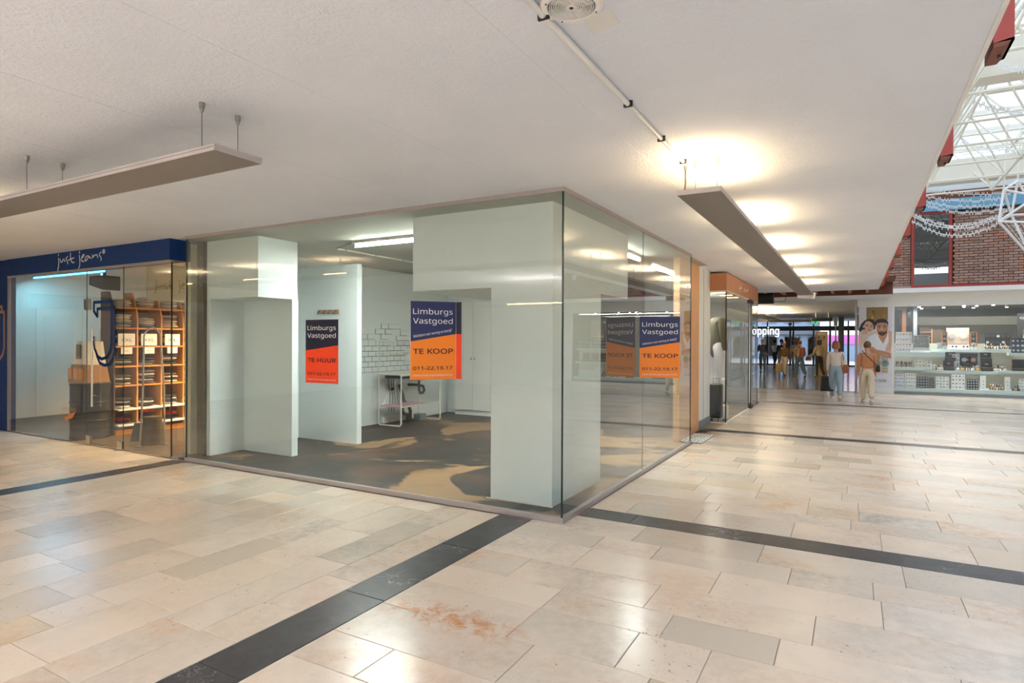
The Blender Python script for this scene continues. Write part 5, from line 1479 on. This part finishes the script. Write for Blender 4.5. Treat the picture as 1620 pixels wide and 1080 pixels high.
for k in range(9):
    t = k / 8
    a = mid_[0].lerp(mid_[3], t) + Vector((0, -0.03, 0)); b = low.lerp(mid_[3], t * .6) + Vector((0, -0.03, 0))
    mb.tube([a, b], 0.007, 4)
    for q in range(8): mb.ell(a.lerp(b, q / 8) + Vector((0.015, 0, -.02)), (0.012, 0.012, 0.02), 5, 3)
o = mb.build('fairy_light_net', 'print_white', hl); o['kind'] = 'stuff'
# fairy light garlands
def garland(a, b, sag, lab, n=26, seed=0, dirty=False):
    R = random.Random(seed)
    a, b = Vector(a), Vector(b)
    e = empty('fairy_light_string', a, lab, 'fairy lights', 'fairy light strings in the atrium')
    pts = [a.lerp(b, i / n) - Z3 * (sag * 4 * (i / n) * (1 - i / n)) for i in range(n + 1)]
    MB().tube(pts, 0.009, 5).build('cable', 'print_white', e)
    mb = MB()
    for i in range(n * 2):
        p = a.lerp(b, i / (2 * n)) - Z3 * (sag * 4 * (i / (2 * n)) * (1 - i / (2 * n)))
        d = R.choice([-1, 1])
        mb.obox(p + Vector((0.0, 0.0, 0.035 * d)), (0.015, 0.015, 0.05))
    o = mb.build('bulbs', 'print_white', e); o['kind'] = 'stuff'
gl = [((1443, 341), (1587, 340), .32, 'lowest'), ((1443, 349), (1587, 349), .36, 'second lowest'), ((1443, 337), (1595, 333), .34, 'third lowest')]
for k, (a, b, s, w) in enumerate(gl):
    garland(at_y(a[0], a[1], 18.5), at_y(b[0], b[1], 18.0), s, '%s white fairy light garland crossing in front of the dark brick window' % w, 30, k)
for k, (a, b, s, w) in enumerate([((1462, 310), (1590, 312), .12, 'upper'), ((1462, 318), (1590, 322), .12, 'middle'), ((1462, 324), (1590, 330), .15, 'lower'), ((1465, 300), (1600, 305), .08, 'highest')]):
    garland(at_y(a[0], a[1], 20.4), at_y(b[0], b[1], 20.2), s, '%s white fairy light string in front of the blue band' % w, 26, 10 + k)
for k, (a, b) in enumerate([((1540, 160), (1640, 175)), ((1520, 225), (1640, 235)), ((1560, 92), (1640, 108))]):
    Y = (13.0, 16.0, 12.2)[k]
    garland(at_y(a[0], a[1], Y), at_y(b[0], b[1], Y), 0.08, '%s fairy light string high under the glass roof' % ['nearer', 'farther', 'nearest'][k], 20, 20 + k)
# ------------------------------------------------------------------ hung uplight panels
def hanger(parent, x, y, ztop, zbot):
    h = MB().lathe([(0.016, 0.0), (0.016, -0.03), (0.012, -0.032), (0.012, -0.045), (0.006, -0.055)], (x, y, ztop), 10).build('ceiling_clamp', 'steel', parent)
    MB().tube([(x, y, ztop - 0.05), (x, y, zbot)], 0.0018, 5).build('suspension_wire', 'dark_steel', parent)

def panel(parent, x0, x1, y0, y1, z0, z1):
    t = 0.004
    box('panel', 'lamp_metal_shade', x0 + t, x1 - t, y0 + t, y1 - t, z0, z1 - 0.002, parent)
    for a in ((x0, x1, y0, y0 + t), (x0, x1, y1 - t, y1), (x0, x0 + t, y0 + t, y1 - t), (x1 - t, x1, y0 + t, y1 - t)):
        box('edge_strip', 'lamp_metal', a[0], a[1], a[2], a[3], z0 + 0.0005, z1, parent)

lampR = empty('pendant_panel_lamp', (-0.96, 9.7, 2.634), 'long hanging grey lamp panel with warm uplight running into the corridor', 'lamp')
panel(lampR, -1.113, -0.808, 4.36, 15.2, 2.634, 2.668)
for k in range(6):
    y = 4.615 + 2.085 * k
    for x in (-0.885, -1.04): hanger(lampR, x, y, ZC, 2.668)
    MB().tube([(-1.0, y - 0.05, 2.685), (-1.0, y + 0.45, 2.685)], 0.013, 8).build('lamp_tube', 'warm_tube', lampR)
    area('warm_uplight', (-0.96, y + 0.15, 2.70), 0.16, 2.9, (1.0, 0.74, 0.42), (math.pi, 0, 0), sizey=1.0)
MB().tube([(-1.11, 4.60, ZC - 0.03), (-1.11, 4.60, ZC - 0.1), (-1.105, 4.585, 2.78), (-1.11, 4.57, 2.668)], 0.006, 8).build('power_cable', 'brown_wall', lampR)

lampL = empty('pendant_panel_lamp', (-7.5, 2.255, 2.634), 'long hanging grey lamp panel parallel to the blue shop front', 'lamp')
panel(lampL, -13.6, -3.06, 2.10, 2.41, 2.634, 2.670)
box('groove', 'dark_steel', -13.6, -3.07, 2.0988, 2.10, 2.6545, 2.6565, lampL)
for k in range(5):
    x = -3.23 - 2.068 * k
    for y in (2.14, 2.37): hanger(lampL, x, y, ZC, 2.67)
    if k >= 2:
        MB().tube([(x - 0.45, 2.3, 2.687), (x + 0.05, 2.3, 2.687)], 0.013, 8).build('lamp_tube', 'warm_tube', lampL)
        area('warm_uplight', (x - 0.15, 2.255, 2.70), 0.6, 5, (1.0, 0.76, 0.44), (math.pi, 0, 0), sizey=0.16)

for yb, lab in ((-2.0, 'long hanging fill lamp panel added behind the viewer'),):
    fill_lamp = empty('pendant_panel_lamp', (-6, yb, 2.334), lab, 'lamp')  # unseen panel added behind the camera to fill the ceiling and shop front
    panel(fill_lamp, -7.4, -0.4, yb - 0.15, yb + 0.15, 2.334, 2.368)
    for k in range(3):
        x = -1.4 - 2.2 * k
        for y in (yb - 0.1, yb + 0.1): hanger(fill_lamp, x, y, ZC, 2.368)
        MB().tube([(x - 0.9, yb, 2.387), (x + 0.6, yb, 2.387)], 0.013, 8).build('lamp_tube', 'warm_tube', fill_lamp)
        area('fill_uplight', (x - 0.15, yb, 2.41), 1.5, 36, (1.0, 0.93, 0.86), (math.pi, 0, 0), sizey=0.16)

lampC = empty('pendant_panel_lamp', (-2.8, 27.6, 2.5), 'short grey lamp panel hanging in the far corridor with amber glow', 'lamp')
panel(lampC, -3.6, -3.0, 24.6, 31.0, 2.60, 2.635)
for k in range(3):
    y = 25.2 + 2.4 * k
    for x in (-3.45, -3.15): hanger(lampC, x, y, 2.90, 2.635)
    MB().tube([(-3.3, y, 2.65), (-3.3, y + 0.5, 2.65)], 0.013, 8).build('lamp_tube', 'warm_tube', lampC)
    area('warm_uplight', (-3.3, y + 0.25, 2.66), 0.2, 80, (1.0, 0.76, 0.44), (math.pi, 0, 0), sizey=0.6)

# surface conduit with clips
cn = empty('surface_conduit', (-1.11, 3.3, ZC), 'white conduit tube clipped across the mall ceiling', 'conduit')
MB().tube([(-1.11, -2.9, ZC - 0.017), (-1.11, 4.60, ZC - 0.017)], 0.0135, 10).build('tube', 'conduit', cn, True)
MB().tube([(-1.11, 2.2, ZC - 0.017), (-1.11, 3.25, ZC - 0.017)], 0.0155, 10).build('sleeve', 'conduit', cn, True)
for y in (2.22, 3.28, 3.95, 4.53): MB().obox((-1.11, y, ZC - 0.016), (0.05, 0.014, 0.034)).build('clip', 'dark_steel', cn)
MB().lathe([(0.014, 0), (0.016, -0.02), (0.011, -0.04)], (-1.11, 4.60, ZC - 0.02), 10).build('elbow', 'steel', cn)

# round louvred ceiling vent
cv = empty('ceiling_vent', (-0.995, 2.24, ZC), 'round cream ceiling vent with concentric rings', 'vent')
cx, cy = -0.985, 2.215
MB().lathe([(0.125, 0.0), (0.125, -0.012), (0.115, -0.022), (0.096, -0.022), (0.094, -0.012)], (cx, cy, ZC), 40, cap=False).build('rim', 'conduit', cv, True)
MB().lathe([(0.094, -0.002), (0.0, -0.002)], (cx, cy, ZC), 30, cap=False).build('backing', 'dark_steel', cv)
for k in range(8):
    r = 0.090 - 0.0085 * k
    MB().lathe([(r, -0.004), (r - 0.001, -0.02), (r - 0.0045, -0.02), (r - 0.0055, -0.004)], (cx, cy, ZC), 40, cap=False).build('ring', 'conduit', cv, True)
MB().lathe([(0.022, -0.003), (0.021, -0.022), (0.0, -0.022)], (cx, cy, ZC), 20, cap=False).build('hub', 'conduit', cv)
for k in range(4):
    a = math.radians(10 + 90 * k)
    MB().box(-1, 1, -1, 1, -1, 1)
    MB().obox((cx + 0.055 * math.cos(a), cy + 0.055 * math.sin(a), ZC - 0.012), (0.07, 0.004, 0.016), Matrix.Rotation(a, 3, 'Z')).build('spoke', 'conduit', cv)
    MB().lathe([(0.004, 0), (0.003, -0.003)], (cx + 0.106 * math.cos(a + .6), cy + 0.106 * math.sin(a + .6), ZC - 0.022), 8).build('screw', 'dark_steel', cv)
MB().obox((cx, cy, ZC - 0.0225), (0.014, 0.014, 0.002), Matrix.Rotation(0.7, 3, 'Z')).build('maker_plate', 'dark_steel', cv)
hp = [at_z(922, 29, ZC), at_z(965, 15, ZC), at_z(981, 36, ZC), at_z(938, 51, ZC)]
mb = MB(); mb.add([p - Z3 * 0.003 for p in hp] + [p + Z3 * 0.001 for p in hp], [(0, 1, 2, 3), (4, 7, 6, 5), (0, 4, 5, 1), (1, 5, 6, 2), (2, 6, 7, 3), (3, 7, 4, 0)])
o = mb.build('ceiling_patch', 'conduit'); tag(o, 'smooth square cover plate on the ceiling beside the vent', 'cover plate')
# ------------------------------------------------------------------ people
for n_, c_ in (('skin', (206, 158, 132)), ('hair_blond', (150, 100, 72)), ('hair_brown', (120, 78, 50)), ('hair_dark', (40, 28, 26)), ('hair_grey', (176, 170, 160)), ('jacket_white', (228, 216, 204)), ('jacket_rust', (196, 136, 94)),
              ('jeans_light', (150, 172, 188)), ('jeans_mid', (84, 104, 122)), ('trouser_beige', (212, 196, 170)), ('jacket_navy', (34, 40, 58)), ('jacket_olive', (104, 78, 46)), ('jacket_tan', (168, 134, 98)), ('trouser_black', (24, 24, 28)), ('jacket_floral', (186, 168, 128)),
              ('shoe_white', (220, 214, 204)), ('shoe_brown', (120, 84, 58)), ('shoe_dark', (42, 36, 34)), ('leather_tan', (160, 92, 54)), ('bag_black', (40, 40, 44)), ('bag_red', (134, 62, 44)), ('jacket_blue', (44, 66, 92)), ('shirt_white', (226, 232, 240)), ('bag_gold', (170, 140, 88))):
    mat(n_, c_, 0.75, vary=0.12, scale=25)

def skin_mesh(name, vs, es, rad, m, parent, sub=2):
    me = bpy.data.meshes.new(name)
    me.from_pydata([tuple(v) for v in vs], es, [])
    ob = bpy.data.objects.new(name, me); COL.objects.link(ob)
    ob.modifiers.new('s', 'SKIN')
    sv = me.skin_vertices[0].data
    for i, r in enumerate(rad):
        sv[i].radius = (r, r) if not isinstance(r, tuple) else r
        sv[i].use_root = (i == 0)
    sb = ob.modifiers.new('u', 'SUBSURF'); sb.levels = sub; sb.render_levels = sub
    dg = bpy.context.evaluated_depsgraph_get()
    m2 = bpy.data.meshes.new_from_object(ob.evaluated_get(dg))
    bpy.data.objects.remove(ob, do_unlink=True)
    for p in m2.polygons: p.use_smooth = True
    m2.materials.clear(); m2.materials.append(M[m])
    m2.name = name
    o = bpy.data.objects.new(name, m2); COL.objects.link(o)
    if parent: o.parent = parent
    return o

def person(loc, rot, h, label, top, legs, hair, hair_style='short', stride=0.28, arms=(0.25, -0.25), shoe='shoe_dark', elbow=(0.35, 0.35), flare=1.0, coat=0.0, face=False, name='person', headless=False, skin_m='skin', hem=None, wide=1.0):
    root = empty(name, loc, label, 'person' if name == 'person' else 'mannequin')
    root.rotation_euler = (0, 0, rot)
    ORG[root.name] = Vector((0, 0, 0))
    J = {}
    V = Vector
    J['pel'] = V((0, 0, .53)); J['wai'] = V((0, 0, .61)); J['che'] = V((0, .008, .71)); J['nec'] = V((0, 0, .825))
    J['hd0'] = V((0, .012, .878)); J['hd1'] = V((0, .016, .93)); J['hd2'] = V((0, .008, .968))
    for s, sg in ((-1, 1), (1, -1)):
        a = stride * sg
        hip = V((.052 * s, 0, .515)); kn = hip + .245 * V((0, math.sin(a), -math.cos(a)))
        bnd = a - (0.12 if a > 0 else 0.42)
        an = kn + .225 * V((0, math.sin(bnd), -math.cos(bnd)))
        J['hip', s], J['kne', s], J['ank', s] = hip, kn, an
        pitch_ = 0.0 if a > 0 else -0.75
        J['toe', s] = an + V((0, .095 * math.cos(pitch_), .095 * math.sin(pitch_) - .02))
        J['heel', s] = an + V((0, -.02, -.02))
        sh_ = V((.098 * s, 0, .803)); c = arms[0] if s < 0 else arms[1]; eb = elbow[0] if s < 0 else elbow[1]
        el_ = sh_ + .17 * V((.10 * s, math.sin(c), -math.cos(c)))
        wr_ = el_ + .145 * V((.02 * s, math.sin(c + eb), -math.cos(c + eb)))
        ha_ = wr_ + .05 * V((0, math.sin(c + eb), -math.cos(c + eb)))
        J['sho', s], J['elb', s], J['wri', s], J['han', s] = sh_, el_, wr_, ha_
    dz = min(J['toe', s].z for s in (-1, 1)) - .012
    for k_ in J: J[k_] = (J[k_] - V((0, 0, dz))) * h
    def sk(nm, m, names, edges, rads, sub=1):
        idx = {n: i for i, n in enumerate(names)}
        return skin_mesh(nm, [J[n] for n in names], [(idx[a], idx[b]) for a, b in edges], [tuple(q * h for q in r) if isinstance(r, tuple) else r * h for r in rads], m, root, sub)
    nm = ['pel', 'wai', 'che', 'nec'] + ([] if headless else ['hd0', 'hd1', 'hd2'])
    ed = [('pel', 'wai'), ('wai', 'che'), ('che', 'nec')] + ([] if headless else [('nec', 'hd0'), ('hd0', 'hd1'), ('hd1', 'hd2')])
    rd = [.06, .055, .06, .03] + ([] if headless else [(.038, .044), (.047, .056), (.036, .043)])
    for s in (-1, 1):
        nm += [('hip', s), ('kne', s), ('ank', s), ('toe', s), ('sho', s), ('elb', s), ('wri', s), ('han', s)]
        ed += [('pel', ('hip', s)), (('hip', s), ('kne', s)), (('kne', s), ('ank', s)), (('ank', s), ('toe', s)), ('che', ('sho', s)), (('sho', s), ('elb', s)), (('elb', s), ('wri', s)), (('wri', s), ('han', s))]
        rd += [.045, .03, .02, .016, .032, .023, .015, (.012, .02)]
    sk('body', skin_m, nm, ed, rd, 2)
    # fingers
    mb = MB()
    for s in (-1, 1):
        d = (J['han', s] - J['wri', s]).normalized(); side = V((0, 1, 0)).cross(d).normalized(); fwd = d.cross(side)
        for k_, (off, ln) in enumerate(((-.012, .034), (-.004, .042), (.004, .040), (.012, .030))):
            p = J['han', s] + fwd * off * h
            mb.tube([p, p + d * ln * .55 * h, p + d * ln * h - side * .006 * h * s], [.0055 * h, .005 * h, .0035 * h], 6)
        p = J['wri', s] + d * .02 * h + fwd * .014 * h
        mb.tube([p, p + (d + fwd * .9).normalized() * .022 * h, p + (d * 1.3 + fwd * .6).normalized() * .038 * h], [.007 * h, .006 * h, .004 * h], 6)
    mb.build('fingers', skin_m, root, True)
    # trousers
    lo = .03 * flare
    sk('trousers', legs, ['pel', ('hip', -1), ('kne', -1), ('ank', -1), ('hip', 1), ('kne', 1), ('ank', 1), 'wai'],
       [('pel', ('hip', -1)), (('hip', -1), ('kne', -1)), (('kne', -1), ('ank', -1)), ('pel', ('hip', 1)), (('hip', 1), ('kne', 1)), (('kne', 1), ('ank', 1)), ('pel', 'wai')],
       [(.082 * wide, .07 * wide), .062 * wide, .042 * flare, lo, .062 * wide, .042 * flare, lo, (.07 * wide, .056)], 2)
    # jacket
    nmj = ['che', 'wai', 'nec']; edj = [('wai', 'che'), ('che', 'nec')]; rdj = [(.088 * wide, .068), (.084 * wide, .066), (.034, .034)]
    if coat:
        J['hem'] = J['pel'] - V((0, 0, coat * h)); nmj.append('hem'); edj.append(('wai', 'hem')); rdj.append((.086 * wide, .07))
    else:
        J['hem'] = J['pel'] + V((0, 0, .03 * h)); nmj.append('hem'); edj.append(('wai', 'hem')); rdj.append((.082 * wide, .068))
    for s in (-1, 1):
        nmj += [('sho', s), ('elb', s), ('wri', s)]; edj += [('che', ('sho', s)), (('sho', s), ('elb', s)), (('elb', s), ('wri', s))]; rdj += [.040, .031, .023]
    sk('jacket', top, nmj, edj, rdj, 2)
    if not headless:
        mb = MB(); c = J['hd1'] + V((0, -.008 * h, .014 * h))
        if hair_style == 'bob':
            mb.ell(c, (.056 * h, .056 * h, .062 * h), 14, 8)
            mb.lathe([(.05 * h, .03 * h), (.058 * h, 0), (.062 * h, -.04 * h), (.056 * h, -.075 * h), (.03 * h, -.08 * h)], c + V((0, -.012 * h, 0)), 14)
        elif hair_style == 'bald':
            mb.lathe([(.046 * h, -.02 * h), (.049 * h, 0), (.046 * h, .012 * h)], c + V((0, -.008 * h, -.012 * h)), 14, cap=False)
        else:
            mb.ell(c + V((0, -.014 * h, .000 * h)), (.054 * h, .060 * h, .062 * h), 14, 8, -0.80, 1.0)
        mb.build('hair', hair, root, True)
        if True:
            mb = MB()
            for s in (-1, 1): mb.ell(J['hd1'] + V((.047 * h * s, .002 * h, -.006 * h)), (.007 * h, .012 * h, .018 * h), 8, 6)
            mb.build('ears', skin_m, root, True)
        if face:
            mb = MB()
            for s in (-1, 1): mb.ell(J['hd1'] + V((.019 * h * s, .058 * h, .004 * h)), (.007 * h, .004 * h, .004 * h), 8, 5)
            mb.build('eyes', 'hair_dark', root, True)
            MB().hexa([J['hd1'] + V(p) * h for p in ((-.008, .055, -.022), (.008, .055, -.022), (.006, .066, -.022), (-.006, .066, -.022), (-.004, .054, .004), (.004, .054, .004), (.003, .058, .004), (-.003, .058, .004))]).build('nose', skin_m, root, True)
            MB().ell(J['hd1'] + V((0, .055 * h, -.034 * h)), (.016 * h, .005 * h, .004 * h), 10, 5).build('mouth', 'lip', root, True)
    for s in (-1, 1):
        d = J['toe', s] - J['heel', s]; L = d.length; a = math.atan2(d.z, d.y)
        c = J['heel', s].lerp(J['toe', s], .55)
        mb = MB(); mb.ell((0, 0, 0), (.03 * h, .072 * h, .026 * h), 12, 6, -0.6, 1)
        Rm = Matrix.Rotation(a + 0.0, 3, 'X')
        mb.v = [tuple(Rm @ V(v) + c + V((0, 0, .0 * h))) for v in mb.v]
        mb.build('shoe', shoe, root, True)
    root['_z'] = 0; del root['_z']
    return root, J

def on_person(root, p):
    return Vector(root.location) + Matrix.Rotation(root.rotation_euler.z, 3, 'Z') @ Vector(p)

def handbag(root, c, size, m, label, strap_to=None, name='handbag'):
    c = on_person(root, c)
    e = empty(name, (c.x, c.y, c.z - size[2] / 2), label, 'bag')
    Rm = Matrix.Rotation(root.rotation_euler.z, 3, 'Z')
    w, d, hh = size
    pts = [Vector((a * w / 2, b * d / 2, -hh / 2)) for a, b in ((-1, -1), (1, -1), (1, 1), (-1, 1))] + [Vector((a * w / 2 * .8, b * d / 2 * .5, hh / 2)) for a, b in ((-1, -1), (1, -1), (1, 1), (-1, 1))]
    o = MB().hexa([c + Rm @ p for p in pts]).build('bag_body', m, e)
    bv = o.modifiers.new('b', 'BEVEL'); bv.width = min(size) * 0.22; bv.segments = 2
    if strap_to:
        P = [on_person(root, p) for p in strap_to]
        MB().tube([c + Rm @ Vector((-w * .3, 0, hh / 2))] + P + [c + Rm @ Vector((w * .3, 0, hh / 2))], 0.010, 6).build('strap', m, e)
    else:
        MB().tube([c + Rm @ Vector((-w * .25, 0, hh * .48)), c + Rm @ Vector((-w * .1, 0, hh * .75)), c + Rm @ Vector((w * .1, 0, hh * .75)), c + Rm @ Vector((w * .25, 0, hh * .48))], 0.009, 6).build('handle', m, e)
    return e

def ground(px_, py_, Y):
    p = at_y(px_, py_, Y); return (p.x, p.y, 0.0)
# two women walking away in front of the poster
r1, J1_ = person((-0.45, 18.8, 0), 0.05, 1.64, 'woman in a cream jacket and light blue jeans walking away with a dark carrier bag', 'jacket_white', 'jeans_light', 'hair_blond', 'bob', 0.30, (0.12, -0.05), 'shoe_white', (0.2, 0.25), 1.25, wide=1.1)
handbag(r1, J1_['han', -1] + Vector((-.02, 0, -.28)), (0.34, 0.12, 0.42), 'bag_black', 'dark patterned carrier bag hanging from the left hand of the woman in cream', name='carrier_bag')
handbag(r1, (0.23, -.02, 0.86), (0.16, 0.1, 0.24), 'leather_tan', 'small brown shoulder bag on the hip of the woman in cream', [(0.18, -.09, 1.2), (0.12, 0.0, 1.37), (0.16, .06, 1.2)])
r2, J2_ = person((0.28, 18.15, 0), 0.02, 1.62, 'woman in a rust jacket and beige trousers walking towards the watch poster', 'jacket_rust', 'trouser_beige', 'hair_brown', 'short', 0.28, (0.08, 0.12), 'shoe_white', (0.25, 0.3), 1.35, wide=1.15)
handbag(r2, (0.24, 0.02, 0.90), (0.10, 0.12, 0.16), 'bag_black', 'small dark crossbody bag on the woman in rust', [(0.15, -.13, 1.05), (0.0, -.14, 1.22), (-0.12, -.06, 1.36), (-0.02, .12, 1.25)], name='crossbody_bag')
# group further down the corridor
r3, J3_ = person((-4.0, 32.5, 0), math.pi + 0.1, 1.72, 'bald man in a dark jacket and blue jeans walking towards the camera', 'jacket_navy', 'jeans_mid', 'hair_grey', 'bald', 0.14, (0.2, 0.3), 'shoe_dark', (0.8, 1.1), face=True)
r4, J4_ = person((-2.75, 29.8, 0), math.pi - 0.35, 1.58, 'woman in an olive brown coat with a pale crossbody strap in the corridor', 'jacket_olive', 'trouser_beige', 'hair_brown', 'short', 0.16, (0.05, 0.05), 'shoe_brown', (0.1, 0.15), coat=0.04, face=True)
handbag(r4, J4_['han', 1] + Vector((.03, 0, -.3)), (0.3, 0.12, 0.42), 'bag_gold', 'tan paper bag carried by the woman in the olive coat', name='carrier_bag')
r5, J5_ = person((-2.10, 29.3, 0), 0.5, 1.66, 'woman in a tan jacket and wide grey blue jeans with a red backpack', 'jacket_tan', 'jeans_mid', 'hair_brown', 'short', 0.30, (0.2, 0.1), 'shoe_brown', (0.3, 0.4), 1.4, wide=1.05)
handbag(r5, (0.05, -.17, 1.14), (0.26, 0.14, 0.36), 'bag_red', 'red brown backpack on the woman in the tan jacket', [(-.08, -.06, 1.38), (0.08, -.06, 1.38)], name='backpack')
r6, J6_ = person((-1.32, 28.9, 0), 0.6, 1.62, 'woman in a floral beige jacket and black trousers near the totem', 'jacket_floral', 'trouser_black', 'hair_dark', 'bob', 0.10, (0.3, 0.2), 'shoe_dark', (0.9, 0.6))
handbag(r6, J6_['han', -1] + Vector((-.05, .02, -.1)), (0.24, 0.1, 0.18), 'leather_tan', 'brown clutch held by the woman in the floral jacket')
r7, J7_ = person(ground(1236, 590, 35.5), 0.2, 1.7, 'person in a dark blue jacket behind the woman in the olive coat', 'jacket_blue', 'jeans_mid', 'hair_dark', 'short', 0.2, (0.1, -0.1))
r8, J8_ = person(ground(1226, 585, 39), -0.4, 1.66, 'person in a white shirt and blue trousers near the street doors', 'shirt_white', 'jacket_blue', 'hair_dark', 'short', 0.25, (0.5, -0.1))
r9, J9_ = person(ground(1257, 585, 37), 0.0, 1.7, 'grey haired person in a pale shirt seen between the corridor group', 'jacket_white', 'jeans_mid', 'hair_grey', 'short', 0.15, (0.1, 0.0))
# window mannequin of the boutique
mq, Jm = person((-2.46, 12.95, 0.28), -1.0, 2.12, 'headless mannequin in an olive jacket and white trousers in the boutique window', 'cloth_olive', 'poster_bg', 'hair_dark', 'short', 0.0, (0.05, 0.05), 'print_white', (0.1, 0.1), name='mannequin', headless=True, skin_m='display_white', coat=0.12)
pd = tag(MB().lathe([(0.22, 0.02), (0.22, 0.28)], (-2.46, 12.97, 0), 24).build('mannequin_podium', 'white_paint'), 'round white podium under the boutique mannequin', 'podium')
